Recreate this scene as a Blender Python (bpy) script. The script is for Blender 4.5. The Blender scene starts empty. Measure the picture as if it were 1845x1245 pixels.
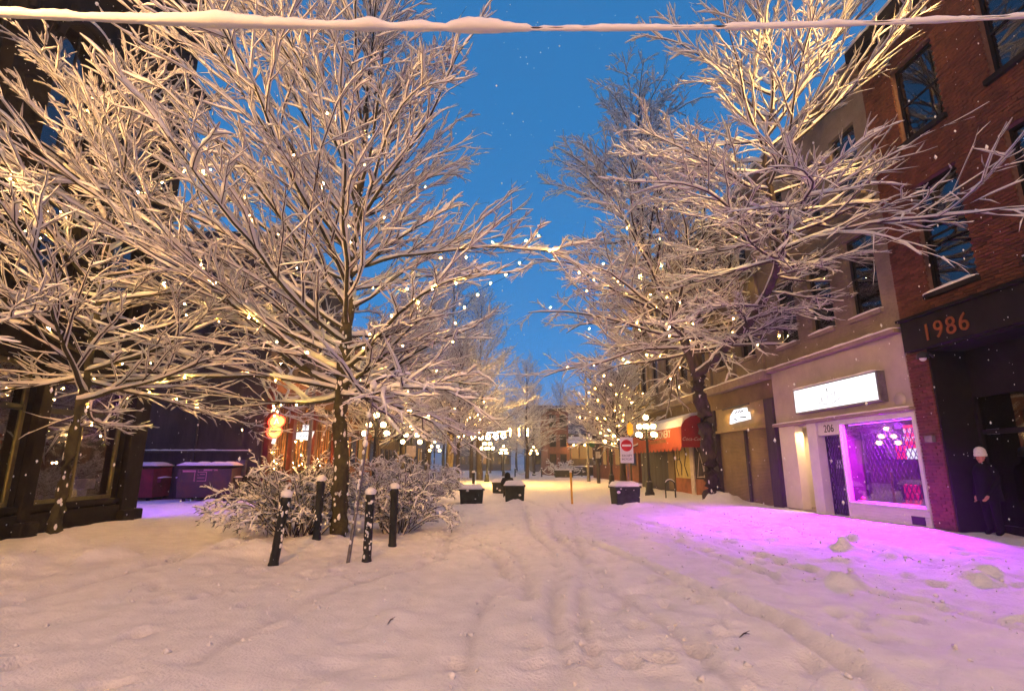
import bpy, bmesh, math, random
import numpy as np
from mathutils import Vector, Matrix

# ------------------------------------------------------------------ camera, sky, light, exposure
scene = bpy.context.scene
COL = scene.collection
R = math.radians

cam_data = bpy.data.cameras.new("camera")
cam = bpy.data.objects.new("camera", cam_data)
COL.objects.link(cam)
cam.location = (0.0, 0.0, 1.6)
cam.rotation_euler = (R(90 + 12.61), 0.0, R(-2.79))
cam_data.sensor_fit = 'HORIZONTAL'
cam_data.sensor_width = 36.0
cam_data.lens = 36.0 * 950.0 / 1845.0
cam_data.clip_start = 0.05
cam_data.clip_end = 2000.0
scene.camera = cam

SUN_EL, SUN_AZ = R(48.0), R(205.0)
world = bpy.data.worlds.new("World")
scene.world = world
world.use_nodes = True
wn, wl = world.node_tree.nodes, world.node_tree.links
bg = wn["Background"]
sky = wn.new("ShaderNodeTexSky")
sky.sky_type = 'NISHITA'
sky.sun_disc = False
sky.sun_elevation = SUN_EL
sky.sun_rotation = SUN_AZ
sky.air_density = 1.6
sky.dust_density = 0.3
sky.ozone_density = 6.0
bw_ = wn.new("ShaderNodeRGBToBW")
wl.new(sky.outputs[0], bw_.inputs[0])
flat = wn.new("ShaderNodeMath")        # snow cloud evens the sky out
flat.operation = 'POWER'
flat.inputs[1].default_value = 0.36
wl.new(bw_.outputs[0], flat.inputs[0])
dusk = wn.new("ShaderNodeMixRGB")
dusk.blend_type = 'MULTIPLY'
dusk.inputs[0].default_value = 1.0
dusk.inputs[2].default_value = (0.27, 1.80, 4.6, 1.0)      # the blue of the hour after sunset
wl.new(flat.outputs[0], dusk.inputs[1])
wl.new(dusk.outputs[0], bg.inputs[0])
bg.inputs[1].default_value = 0.094

# very soft warm fill, added for the city glow on the snow cloud
sun_data = bpy.data.lights.new("sun", 'SUN')
sun = bpy.data.objects.new("sun", sun_data)
COL.objects.link(sun)
sun_data.energy = 0.55
sun_data.angle = R(60.0)
sun_data.color = (1.0, 0.48, 0.26)
sd = Vector((-math.sin(SUN_AZ) * math.cos(SUN_EL), math.cos(SUN_AZ) * math.cos(SUN_EL), math.sin(SUN_EL)))
sun.rotation_euler = sd.to_track_quat('Z', 'Y').to_euler()

vs = scene.view_settings
vs.view_transform = 'Standard'
vs.look = 'None'
vs.exposure = 0.0
vs.gamma = 1.0
vs.use_curve_mapping = False
scene.render.engine = 'CYCLES'
cy = scene.cycles
cy.use_denoising = True
cy.denoiser = 'OPENIMAGEDENOISE'
cy.max_bounces = 4
cy.diffuse_bounces = 2
cy.glossy_bounces = 2
cy.transmission_bounces = 4
cy.transparent_max_bounces = 12
cy.sample_clamp_indirect = 4.0
cy.use_light_tree = False
cy.volume_bounces = 0
cy.use_adaptive_sampling = True
cy.adaptive_threshold = 0.04
cy.adaptive_min_samples = 20
cy.light_sampling_threshold = 0.02
cy.caustics_reflective = False
cy.caustics_refractive = False

# ------------------------------------------------------------------ materials
MATS = {}
def nd(t, typ, **kw):
    n = t.nodes.new(typ)
    for k, v in kw.items():
        setattr(n, k, v)
    return n
def mat(name, col, rough=0.7, var=0.25, scale=4.0, bump=0.0, bscale=30.0, metal=0.0, emit=None, estr=0.0,
        col2=None, spec=0.22, objrand=0.0, stretch=None):
    m = bpy.data.materials.new(name)
    m.use_nodes = True
    t = m.node_tree
    b = t.nodes["Principled BSDF"]
    b.inputs["Roughness"].default_value = rough
    b.inputs["Metallic"].default_value = metal
    b.inputs["Specular IOR Level"].default_value = spec
    tc = nd(t, "ShaderNodeTexCoord")
    vec = tc.outputs["Object"]
    if stretch:
        mp = nd(t, "ShaderNodeMapping")
        mp.inputs["Scale"].default_value = stretch
        t.links.new(vec, mp.inputs[0]); vec = mp.outputs[0]
    c = (*col, 1.0)
    if var > 0 or col2:
        nz = nd(t, "ShaderNodeTexNoise")
        nz.inputs["Scale"].default_value = scale
        nz.inputs["Detail"].default_value = 6.0
        nz.inputs["Roughness"].default_value = 0.65
        t.links.new(vec, nz.inputs["Vector"])
        rp = nd(t, "ShaderNodeValToRGB")
        rp.color_ramp.elements[0].position = 0.32
        rp.color_ramp.elements[1].position = 0.70
        a = col2 if col2 else tuple(x * (1 - var) for x in col)
        z = col if col2 else tuple(min(1, x * (1 + var)) for x in col)
        rp.color_ramp.elements[0].color = (*a, 1)
        rp.color_ramp.elements[1].color = (*z, 1)
        t.links.new(nz.outputs["Fac"], rp.inputs[0])
        out = rp.outputs[0]
        if objrand > 0:
            oi = nd(t, "ShaderNodeObjectInfo")
            hs = nd(t, "ShaderNodeHueSaturation")
            mr = nd(t, "ShaderNodeMapRange")
            mr.inputs[3].default_value = 1 - objrand
            mr.inputs[4].default_value = 1 + objrand
            t.links.new(oi.outputs["Random"], mr.inputs[0])
            t.links.new(mr.outputs[0], hs.inputs["Value"])
            t.links.new(out, hs.inputs["Color"])
            out = hs.outputs[0]
        t.links.new(out, b.inputs["Base Color"])
    else:
        b.inputs["Base Color"].default_value = c
    if bump > 0:
        n2 = nd(t, "ShaderNodeTexNoise")
        n2.inputs["Scale"].default_value = bscale
        n2.inputs["Detail"].default_value = 5.0
        t.links.new(vec, n2.inputs["Vector"])
        bp = nd(t, "ShaderNodeBump")
        bp.inputs["Strength"].default_value = bump
        bp.inputs["Distance"].default_value = 0.02
        t.links.new(n2.outputs["Fac"], bp.inputs["Height"])
        t.links.new(bp.outputs[0], b.inputs["Normal"])
    if emit:
        b.inputs["Emission Color"].default_value = (*emit, 1)
        b.inputs["Emission Strength"].default_value = estr
    MATS[name] = m
    return m
def glass(name, tintc=(1, 1, 1), refl=0.12):
    """a thin window pane: mostly clear, mirrors a little more at a glancing angle"""
    m = bpy.data.materials.new(name)
    m.use_nodes = True
    t = m.node_tree
    t.nodes.remove(t.nodes["Principled BSDF"])
    tr = nd(t, "ShaderNodeBsdfTransparent"); tr.inputs[0].default_value = (*tintc, 1)
    gl = nd(t, "ShaderNodeBsdfGlossy"); gl.inputs["Roughness"].default_value = 0.03
    lw = nd(t, "ShaderNodeLayerWeight"); lw.inputs[0].default_value = 0.35
    mr = nd(t, "ShaderNodeMapRange"); mr.inputs[3].default_value = refl * 0.5; mr.inputs[4].default_value = min(0.9, refl * 5)
    mx = nd(t, "ShaderNodeMixShader")
    t.links.new(lw.outputs["Fresnel"], mr.inputs[0])
    t.links.new(mr.outputs[0], mx.inputs[0])
    t.links.new(tr.outputs[0], mx.inputs[1]); t.links.new(gl.outputs[0], mx.inputs[2])
    t.links.new(mx.outputs[0], t.nodes["Material Output"].inputs[0])
    MATS[name] = m
    return m
def glow(name, col, s):
    m = bpy.data.materials.new(name)
    m.use_nodes = True
    t = m.node_tree
    t.nodes.remove(t.nodes["Principled BSDF"])
    e = nd(t, "ShaderNodeEmission")
    e.inputs[0].default_value = (*col, 1); e.inputs[1].default_value = s
    t.links.new(e.outputs[0], t.nodes["Material Output"].inputs[0])
    MATS[name] = m
    return m

mat("snow", (0.85, 0.82, 0.77), 0.85, var=0.03, scale=1.5, bump=0.35, bscale=14.0, spec=0.15)
mat("snow_ground", (0.83, 0.80, 0.75), 0.9, var=0.07, scale=3.5, bump=0.8, bscale=7.0, spec=0.1)
def slush_shade():
    """ruts and prints painted darker: slushy grey, and shade the relief lacks"""
    m = MATS["snow_ground"]; t = m.node_tree; b = t.nodes["Principled BSDF"]
    src = b.inputs["Base Color"].links[0].from_socket
    at = nd(t, "ShaderNodeAttribute", attribute_name="slush_shade")
    mx = nd(t, "ShaderNodeMixRGB"); mx.inputs[2].default_value = (0.50, 0.47, 0.46, 1)  # grey of slushy snow, also painted in for shade in the ruts
    t.links.new(at.outputs["Fac"], mx.inputs[0]); t.links.new(src, mx.inputs[1]); t.links.new(mx.outputs[0], b.inputs["Base Color"])
    # crumbs and grain over the softer lumps
    old = b.inputs["Normal"].links[0].from_node
    n3 = nd(t, "ShaderNodeTexNoise"); n3.inputs["Scale"].default_value = 38.0; n3.inputs["Detail"].default_value = 3.0
    tc = nd(t, "ShaderNodeTexCoord"); t.links.new(tc.outputs["Object"], n3.inputs["Vector"])
    b2 = nd(t, "ShaderNodeBump"); b2.inputs["Strength"].default_value = 0.9; b2.inputs["Distance"].default_value = 0.02
    t.links.new(n3.outputs["Fac"], b2.inputs["Height"]); t.links.new(old.outputs[0], b2.inputs["Normal"]); t.links.new(b2.outputs[0], b.inputs["Normal"])
slush_shade()
mat("bark", (0.055, 0.040, 0.034), 0.9, var=0.5, scale=9.0, bump=0.9, bscale=26.0, stretch=(1, 1, 0.25))
mat("twig", (0.060, 0.036, 0.036), 0.85, var=0.35, scale=6.0)
mat("moss_bark", (0.085, 0.080, 0.035), 0.95, var=0.5, scale=7.0, bump=0.9, bscale=22.0, col2=(0.045, 0.035, 0.025))
mat("evergreen", (0.055, 0.065, 0.028), 0.8, var=0.5, scale=9.0)
mat("black_iron", (0.018, 0.020, 0.020), 0.45, var=0.3, scale=8.0, bump=0.15, bscale=40)
mat("grey_metal", (0.16, 0.15, 0.15), 0.5, var=0.35, scale=7.0, metal=0.4)
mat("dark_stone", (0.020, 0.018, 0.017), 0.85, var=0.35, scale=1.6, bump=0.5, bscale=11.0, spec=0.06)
mat("dark_frame", (0.030, 0.030, 0.028), 0.5, var=0.25, scale=5.0)
mat("olive_frame", (0.15, 0.13, 0.06), 0.5, var=0.25, scale=5.0)
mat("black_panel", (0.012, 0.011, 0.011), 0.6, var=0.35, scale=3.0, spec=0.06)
mat("brick", (0.16, 0.055, 0.027), 0.9, var=0.45, scale=3.5, bump=0.5, bscale=30.0, objrand=0.35, col2=(0.075, 0.030, 0.020))
mat("mortar", (0.15, 0.085, 0.065), 0.95, var=0.3, scale=6.0)
mat("old_brick", (0.20, 0.075, 0.045), 0.95, var=0.5, scale=2.2, bump=0.6, bscale=14.0, col2=(0.10, 0.045, 0.032))
mat("beige", (0.42, 0.36, 0.30), 0.8, var=0.12, scale=1.7, bump=0.15, bscale=20.0)
mat("beige_wall", (0.25, 0.20, 0.15), 0.9, var=0.22, scale=1.8, bump=0.4, bscale=16.0)
mat("cream", (0.72, 0.66, 0.54), 0.8, var=0.07, scale=2.0)
mat("white_paint", (0.66, 0.62, 0.66), 0.6, var=0.08, scale=3.0, bump=0.1)
mat("brown_wall", (0.15, 0.105, 0.055), 0.8, var=0.3, scale=1.2, bump=0.3)
mat("shutter", (0.26, 0.18, 0.085), 0.55, var=0.3, scale=1.0)
mat("dark_wood", (0.055, 0.045, 0.045), 0.8, var=0.4, scale=2.5, bump=0.4, stretch=(1, 1, 0.2), spec=0.06)
mat("blue_wood", (0.030, 0.032, 0.048), 0.8, var=0.4, scale=2.5, bump=0.4, stretch=(1, 1, 0.2))
mat("orange_panel", (0.30, 0.105, 0.040), 0.85, var=0.4, scale=1.5)
mat("yellow_paint", (0.50, 0.40, 0.14), 0.8, var=0.25, scale=2.5)
mat("pale_paint", (0.55, 0.47, 0.40), 0.8, var=0.2, scale=5.0)
mat("red_fabric", (0.42, 0.070, 0.030), 0.8, var=0.2, scale=2.0)
mat("dark_red", (0.30, 0.018, 0.022), 0.75, var=0.2, scale=2.0)
mat("red_paint", (0.13, 0.016, 0.012), 0.5, var=0.25, scale=2.0)
mat("sign_red", (0.62, 0.02, 0.03), 0.45, var=0.05)
mat("sign_white", (0.80, 0.78, 0.78), 0.5, var=0.05)
mat("ink", (0.02, 0.02, 0.02), 0.6, var=0.0)
mat("bin_red", (0.20, 0.022, 0.030), 0.6, var=0.35, scale=2.2, bump=0.2)
mat("bin_rust", (0.13, 0.055, 0.042), 0.75, var=0.5, scale=2.5, bump=0.3, col2=(0.055, 0.045, 0.05))
mat("label_pink", (0.55, 0.20, 0.25), 0.6, var=0.1)
mat("planter", (0.022, 0.030, 0.024), 0.8, var=0.6, scale=5.0, bump=0.5, bscale=16)
mat("yellow_post", (0.55, 0.30, 0.03), 0.6, var=0.25)
mat("coat", (0.005, 0.005, 0.007), 0.9, var=0.3, scale=9.0, spec=0.06)
mat("skin", (0.42, 0.20, 0.13), 0.6, var=0.06)
mat("knit_white", (0.78, 0.74, 0.74), 0.95, var=0.1, scale=30.0, bump=0.6, bscale=90.0)
mat("amber_number", (0.20, 0.06, 0.014), 0.6, var=0.3)
mat("cable", (0.02, 0.02, 0.02), 0.6, var=0.0)
mat("plaza_brick", (0.23, 0.09, 0.06), 0.9, var=0.4, scale=1.0)
mat("wood_beam", (0.22, 0.095, 0.045), 0.7, var=0.3, scale=2.0)
mat("interior", (0.20, 0.12, 0.07), 0.9, var=0.3, scale=2.0)
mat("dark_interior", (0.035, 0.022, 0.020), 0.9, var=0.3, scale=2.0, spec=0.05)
mat("shop_inside", (0.50, 0.45, 0.55), 0.8, var=0.1, scale=2.0)
mat("green_sign", (0.02, 0.10, 0.04), 0.5, var=0.1)
mat("blue_grey", (0.10, 0.11, 0.14), 0.8, var=0.3, scale=1.0)
glass("pane", (0.94, 0.94, 0.96), 0.09)
glass("shop_pane", (0.8, 0.8, 0.85), 0.09)
glass("dark_pane", (0.30, 0.30, 0.34), 0.22)
glow("globe", (1.0, 0.62, 0.22), 34.0)
glow("bulb", (1.0, 0.54, 0.11), 1500.0)
glow("street_bulb", (1.0, 0.62, 0.26), 160.0)
glow("lightbox", (1.0, 0.98, 1.0), 1.35)
glow("purple_tube", (0.50, 0.07, 1.0), 9.0)
glow("neon_red", (1.0, 0.05, 0.02), 9.0)
glow("neon_yellow", (1.0, 0.52, 0.08), 5.0)
glow("warm_window", (1.0, 0.50, 0.15), 0.35)
glow("ceiling_lamp", (1.0, 0.72, 0.36), 14.0)
glow("glow_red", (1.0, 0.03, 0.10), 2.0)
glow("glow_white", (0.92, 0.95, 1.0), 2.0)

# ------------------------------------------------------------------ mesh helpers
class MB:
    """collects boxes, tubes and lathes, then links them as one mesh object"""
    def __init__(s):
        s.v, s.f, s.sm = [], [], []
    def add(s, vs_, fs_, smooth=False):
        o = len(s.v)
        s.v.extend([tuple(map(float, p)) for p in vs_])
        s.f.extend([tuple(i + o for i in q) for q in fs_])
        s.sm.extend([smooth] * len(fs_))
        return s
    def box(s, x0, x1, y0, y1, z0, z1):
        x0, x1 = sorted((x0, x1)); y0, y1 = sorted((y0, y1)); z0, z1 = sorted((z0, z1))
        v = [(x0,y0,z0),(x1,y0,z0),(x1,y1,z0),(x0,y1,z0),(x0,y0,z1),(x1,y0,z1),(x1,y1,z1),(x0,y1,z1)]
        return s.add(v, [(0,3,2,1),(4,5,6,7),(0,1,5,4),(1,2,6,5),(2,3,7,6),(3,0,4,7)])
    def tube(s, pts, rad, k=8, cap=True):
        pts = [Vector(p) for p in pts]
        n = len(pts)
        rad = [rad] * n if not hasattr(rad, '__len__') else list(rad)
        V, F = [], []
        prev = None
        for i, p in enumerate(pts):
            t = (pts[min(i+1, n-1)] - pts[max(i-1, 0)]).normalized()
            ref = prev if prev is not None else (Vector((0,0,1)) if abs(t.z) < 0.9 else Vector((1,0,0)))
            a = t.cross(ref)
            if a.length < 1e-5:
                a = t.cross(Vector((0.3, 1, 0.2)))
            a.normalize(); b = a.cross(t).normalized(); prev = b
            for j in range(k):
                an = 2 * math.pi * j / k
                V.append(p + (a * math.cos(an) + b * math.sin(an)) * rad[i])
        for i in range(n - 1):
            for j in range(k):
                j2 = (j + 1) % k
                F.append((i*k+j, i*k+j2, (i+1)*k+j2, (i+1)*k+j))
        s.add(V, F, True)
        if cap:
            s.add([V[j] for j in range(k)], [tuple(range(k))])
            s.add([V[(n-1)*k+j] for j in range(k)], [tuple(reversed(range(k)))])
        return s
    def lathe(s, prof, c=(0,0,0), k=14):
        V, F = [], []
        for (r, z) in prof:
            for j in range(k):
                a = 2 * math.pi * j / k
                V.append((c[0] + r*math.cos(a), c[1] + r*math.sin(a), c[2] + z))
        n = len(prof)
        for i in range(n - 1):
            for j in range(k):
                j2 = (j+1) % k
                F.append((i*k+j, i*k+j2, (i+1)*k+j2, (i+1)*k+j))
        return s.add(V, F, True)
    def ball(s, c, r, k=12, m=8, sz=1.0):
        return s.lathe([(max(1e-4, r*math.sin(math.pi*i/m)), -r*sz*math.cos(math.pi*i/m)) for i in range(m+1)], c, k)
    def prism(s, poly, axis, a, b):
        """extrude a 2-D outline along an axis: 'x' outline (y,z), 'y' outline (x,z), 'z' outline (x,y)"""
        f = {'x': lambda p, t: (t, p[0], p[1]), 'y': lambda p, t: (p[0], t, p[1]), 'z': lambda p, t: (p[0], p[1], t)}[axis]
        n = len(poly)
        V = [f(p, a) for p in poly] + [f(p, b) for p in poly]
        F = [tuple(range(n)), tuple(reversed(range(n, 2*n)))]
        F += [(i, n+i, n+(i+1) % n, (i+1) % n) for i in range(n)]
        return s.add(V, F)
    def build(s, name, material, parent=None, bevel=0.0):
        me = bpy.data.meshes.new(name)
        me.from_pydata(s.v, [], s.f)
        bm = bmesh.new(); bm.from_mesh(me)
        bmesh.ops.recalc_face_normals(bm, faces=bm.faces[:])
        bm.to_mesh(me); bm.free()
        me.polygons.foreach_set("use_smooth", s.sm)
        me.materials.append(MATS[material])
        o = bpy.data.objects.new(name, me)
        COL.objects.link(o)
        if bevel > 0:
            bv = o.modifiers.new("bevel", 'BEVEL'); bv.width = bevel; bv.segments = 2; bv.limit_method = 'ANGLE'
        if parent is not None:
            attach(o, parent)
        return o
def attach(o, parent):
    """parent without moving: shapes are modelled in world coordinates"""
    o.parent = parent
    w = WORLD.get(parent.name, Vector((0, 0, 0)))
    o.matrix_parent_inverse = Matrix.Translation(-w)
WORLD = {}
def tag(o, label=None, cat=None, group=None, kind=None):
    if label: o["label"] = label
    if cat: o["category"] = cat
    if group: o["group"] = group
    if kind: o["kind"] = kind
    return o
def thing(name, label, cat, loc=(0, 0, 0), group=None):
    o = bpy.data.objects.new(name, None)
    COL.objects.link(o)
    o.location = loc
    o.empty_display_size = 0.2
    WORLD[o.name] = Vector(loc)
    return tag(o, label, cat, group)
def box_part(name, material, parent, *b, bevel=0.0):
    return MB().box(*b).build(name, material, parent, bevel)
def text_part(name, body, size, loc, rot, material, parent, extrude=0.004, align='CENTER', space=1.0, shear=0.0):
    cu = bpy.data.curves.new(name, 'FONT')
    cu.body = body; cu.size = size; cu.extrude = extrude; cu.resolution_u = 4
    cu.align_x = align; cu.align_y = 'CENTER'; cu.space_character = space; cu.shear = shear
    tmp = bpy.data.objects.new(name, cu)
    me = bpy.data.meshes.new_from_object(tmp)
    me.name = name
    bpy.data.objects.remove(tmp); bpy.data.curves.remove(cu)
    me.materials.clear(); me.materials.append(MATS[material])
    o = bpy.data.objects.new(name, me)
    COL.objects.link(o)
    o.location = loc; o.rotation_euler = rot
    if parent is not None:
        attach(o, parent)
    return o
def mesh_np(name, V, Q, material, parent=None, smooth=True):
    me = bpy.data.meshes.new(name)
    V = np.ascontiguousarray(V, dtype=np.float32); Q = np.ascontiguousarray(Q, dtype=np.int32)
    nq, w = Q.shape
    me.vertices.add(len(V)); me.vertices.foreach_set("co", V.ravel())
    me.loops.add(nq * w); me.loops.foreach_set("vertex_index", Q.ravel())
    me.polygons.add(nq)
    me.polygons.foreach_set("loop_start", np.arange(nq, dtype=np.int32) * w)
    me.polygons.foreach_set("loop_total", np.full(nq, w, dtype=np.int32))
    me.polygons.foreach_set("use_smooth", np.full(nq, smooth, dtype=bool))
    me.update(calc_edges=True)
    me.materials.append(MATS[material])
    o = bpy.data.objects.new(name, me)
    COL.objects.link(o)
    if parent is not None:
        attach(o, parent)
    return o

# smooth value noise in numpy
def vnoise(x, y, seed=0):
    xi = np.floor(x).astype(np.int64); yi = np.floor(y).astype(np.int64)
    fx = x - xi; fy = y - yi
    fx = fx*fx*(3-2*fx); fy = fy*fy*(3-2*fy)
    def h(a, b):
        n = (a * 374761393 + b * 668265263 + seed * 974634777) & 0xFFFFFFFF
        n = ((n ^ (n >> 13)) * 1274126177) & 0xFFFFFFFF
        return ((n ^ (n >> 16)) & 0xFFFF) / 65535.0
    return (h(xi,yi)*(1-fx)+h(xi+1,yi)*fx)*(1-fy) + (h(xi,yi+1)*(1-fx)+h(xi+1,yi+1)*fx)*fy
# ------------------------------------------------------------------ the ground: one sheet of trodden snow
TRACKS = [  # ground lines of wheel ruts and furrows: points (x, y), half width, depth
    ([(0.55,2.5),(0.67,4.5),(0.84,6.46),(1.14,9.28),(1.26,11.3),(1.25,13.4),(1.25,16.3),(1.6,22)], 0.10, 0.06),
    ([(0.62,2.5),(0.89,4.54),(1.34,7.76),(2.4,14.5),(3.0,19.0),(3.2,24)], 0.09, 0.045),
    ([(0.62,7.13),(0.58,9.31),(0.39,10.65),(-0.17,12.66),(-1.25,14.95),(-2.6,16.9),(-6,19.5)], 0.12, 0.055),
    ([(0.27,8.54),(0.07,10.04),(-0.38,11.55),(-1.23,13.2),(-2.4,14.9),(-6,17.5)], 0.12, 0.05),
    ([(2.6,3.0),(3.0,4.34),(3.05,5.02),(3.04,5.7),(3.03,6.73),(2.76,7.69),(2.58,9.47),(2.21,11.27),(1.63,12.86),(0.8,14.21),(-1,16)], 0.13, 0.07),
    ([(-0.3,3.2),(-0.16,4.74),(0.05,6.62),(0.16,7.45)], 0.07, 0.04),
    ([(-5.8,4.5),(-5.57,7.02),(-5.37,8.42),(-5.19,10.3),(-4.84,11.25),(-5.2,14)], 0.20, 0.07),
    ([(4.2,8.2),(4.11,10.81),(3.93,14.06),(3.2,17.96),(2.01,23.09),(1.5,30)], 0.13, 0.05),
    ([(5.6,4.5),(5.32,6.37),(5.01,7.91),(4.82,10.43),(4.56,14.66),(4.3,20)], 0.16, 0.05),
    ([(7.6,7.0),(7.5,9.4),(7.35,13.3),(7.3,18.0),(7.4,22.0)], 0.22, 0.06),
    ([(-2.4,5.0),(-2.0,7.5),(-0.9,10.0),(-0.6,14.0),(-0.9,20.0)], 0.14, 0.03),
    ([(1.9,3.0),(1.9,6.0),(1.6,9.0),(1.7,13.0),(2.2,20.0)], 0.10, 0.035),
]
MOUNDS = [(5.08,7.65,0.24,0.24),(6.75,10.21,0.22,0.22),(7.04,12.6,0.25,0.14),(7.25,13.4,0.3,0.12),(7.25,7.8,0.3,0.15),(6.8,7.5,0.2,0.10),
          (7.0,9.42,0.18,0.09),(9.35,21.2,0.55,0.34),(9.75,22.0,0.6,0.30),(-6.49,9.81,0.42,0.16),(-8.1,10.85,0.42,0.16),(-4.4,10.4,0.7,0.16),(-2.98,11.3,1.0,0.12),
          (-0.95,6.35,0.22,0.05),(6.1,11.4,0.18,0.08),(7.6,11.2,0.2,0.09),(5.9,8.9,0.16,0.07),(-7.2,9.2,0.6,0.10),(8.2,16.2,0.3,0.10),(1.3,23.1,0.5,0.14),(-10.2,21.0,0.5,0.14),
          (5.9,21.2,0.5,0.12),(3.4,10.2,0.2,0.04)]
def ground_height(X, Y, want=None):
    n = np.zeros_like(X)
    sl = np.zeros_like(X)
    n += (vnoise(X*0.22, Y*0.18, 1) - 0.5) * 0.16
    n += (vnoise(X*0.9, Y*0.55, 2) - 0.5) * 0.07
    rough = 0.5 + vnoise(X*0.35 + 4, Y*0.3, 15)
    n += (vnoise(X*2.6, Y*2.0, 3) - 0.5) * 0.040*rough
    n += (vnoise(X*6.0, Y*5.0, 4) - 0.5) * 0.027*rough
    n += (vnoise(X*11.0 + 3, Y*9.0, 6) - 0.5) * 0.019*rough
    near = (np.abs(X) < 12) & (Y > -2) & (Y < 40)
    n = np.where(near, n, n * 0.6)
    # walks along the houses lie a little higher than the roadway
    n += 0.09 / (1 + np.exp(-(np.abs(X - 0.3) - 7.4) * 5.0))
    # the roadway is trodden and driven: churned snow
    churn = np.exp(-((X - 1.6) / 3.2) ** 2) * np.clip((30 - Y) / 12, 0, 1)
    c1 = vnoise(X*5.0 + 11, Y*3.2, 7)
    n -= churn * np.clip(c1 - 0.60, 0, 1) * 0.13
    sl += churn * np.clip((c1 - 0.66)*3, 0, 1) * 0.25
    for (pts, w, d) in TRACKS:
        x0, x1 = min(p[0] for p in pts) - 1, max(p[0] for p in pts) + 1
        y0, y1 = min(p[1] for p in pts) - 1, max(p[1] for p in pts) + 1
        idx = np.where((X > x0) & (X < x1) & (Y > y0) & (Y < y1))
        if not len(idx[0]):
            continue
        px, py = X[idx], Y[idx]
        wob = (vnoise(px*0.25, py*0.30, 9) - 0.5) * 0.30
        best = np.full(px.shape, 1e9)
        for a, b in zip(pts[:-1], pts[1:]):
            ax, ay = a; bx, by = b
            L2 = (bx-ax)**2 + (by-ay)**2
            t = np.clip(((px-ax)*(bx-ax) + (py-ay)*(by-ay)) / L2, 0, 1)
            dd = 1.35*np.hypot(px - (ax + t*(bx-ax)) - wob, py - (ay + t*(by-ay)))
            best = np.minimum(best, dd)
        str_ = (0.35 + 0.9 * vnoise(px*0.9, py*0.45, 12)) * 0.95
        n[idx] += (-d * np.exp(-(best / w)**2) + d * 0.45 * np.exp(-((best - 2.0*w) / w)**2)) * str_
        sl[idx] += np.exp(-(best / (w*0.8))**2) * np.clip(str_*1.6 - 0.5, 0, 1) * 0.50
    rg = np.random.default_rng(5)
    feet = []
    for path, cnt in (([(3.2,3.4),(4.2,7),(5.4,12),(6.4,20)], 30), ([(-4.0,3.4),(-3.2,7),(-1.2,10),(-0.7,15)], 26),
                      ([(1.4,3),(2.2,7),(1.0,12),(0.4,20)], 40), ([(8.6,7),(8.7,12),(8.9,20)], 28), ([(-6.5,6),(-7,10),(-8.5,18)], 22)):
        for q in range(cnt):
            s_ = rg.uniform(0, len(path) - 1.001); k = int(s_); f = s_ - k
            feet.append((path[k][0]*(1-f)+path[k+1][0]*f + rg.normal(0, 0.30), path[k][1]*(1-f)+path[k+1][1]*f, rg.normal(0, 0.3)))
    for q in range(130):
        feet.append((rg.uniform(-5, 7), rg.uniform(3.5, 18), rg.normal(0, 0.7)))
    for (fx, fy, fa) in feet:
        idx = np.where((np.abs(X - fx) < 0.5) & (np.abs(Y - fy) < 0.6))
        if len(idx[0]):
            dx, dy = X[idx]-fx, Y[idx]-fy
            u = dx*math.cos(fa)+dy*math.sin(fa); v = -dx*math.sin(fa)+dy*math.cos(fa)
            e = (u/0.075)**2 + (v/0.16)**2
            sl[idx] += 0.40*np.exp(-e*e*e)
            n[idx] += -0.055*np.exp(-e*e*e) + 0.012*np.exp(-((np.sqrt(e)-1.6)/0.4)**2)
    for (mx, my, r, h) in MOUNDS:
        d = np.hypot(X - mx, Y - my) / r
        idx = np.where(d < 4)
        rough = 0.55 + 0.5 * vnoise(X[idx]*5, Y[idx]*5, 21) + 0.45 * vnoise(X[idx]*13, Y[idx]*13, 22)
        n[idx] += h * np.exp(-(d[idx]*(0.8 + 0.5*vnoise(X[idx]*4, Y[idx]*4, 23)))**3 * 1.1) * rough
    if want is not None:
        want.append(np.clip(sl, 0, 0.8))
    return n
def axis(segs):
    out = []
    for a, b, s0, s1 in segs:
        x = a; s = s0
        while x < b:
            out.append(x); f = (x - a) / (b - a); x += s0 * (s1 / s0) ** f
    out.append(segs[-1][1])
    return np.array(out)
gx = axis([(-600,-40,140,16),(-40,-12,5,0.5),(-12,-6.5,0.22,0.12),(-6.5,8,0.075,0.075),(8,12,0.1,0.25),(12,40,0.5,5),(40,600,16,140)])
gy = axis([(-60,-4,9,1.2),(-4,2,0.7,0.2),(2,12,0.045,0.07),(12,30,0.075,0.3),(30,60,0.3,1.2),(60,900,1.4,100)])
GX, GY = np.meshgrid(gx, gy)
SL = []
GZ = ground_height(GX, GY, SL)
nyy, nxx = GX.shape
idx = np.arange(nyy*nxx).reshape(nyy, nxx)
Q = np.stack([idx[:-1,:-1], idx[:-1,1:], idx[1:,1:], idx[1:,:-1]], -1).reshape(-1, 4)
g = mesh_np("snow_ground", np.stack([GX, GY, GZ], -1).reshape(-1, 3), Q, "snow_ground")
at_ = g.data.attributes.new("slush_shade", 'FLOAT', 'POINT'); at_.data.foreach_set("value", SL[0].ravel().astype(np.float32))
tag(g, kind="structure")
def gz(x, y):
    return float(ground_height(np.array([[x]], float), np.array([[y]], float))[0, 0])
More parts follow.
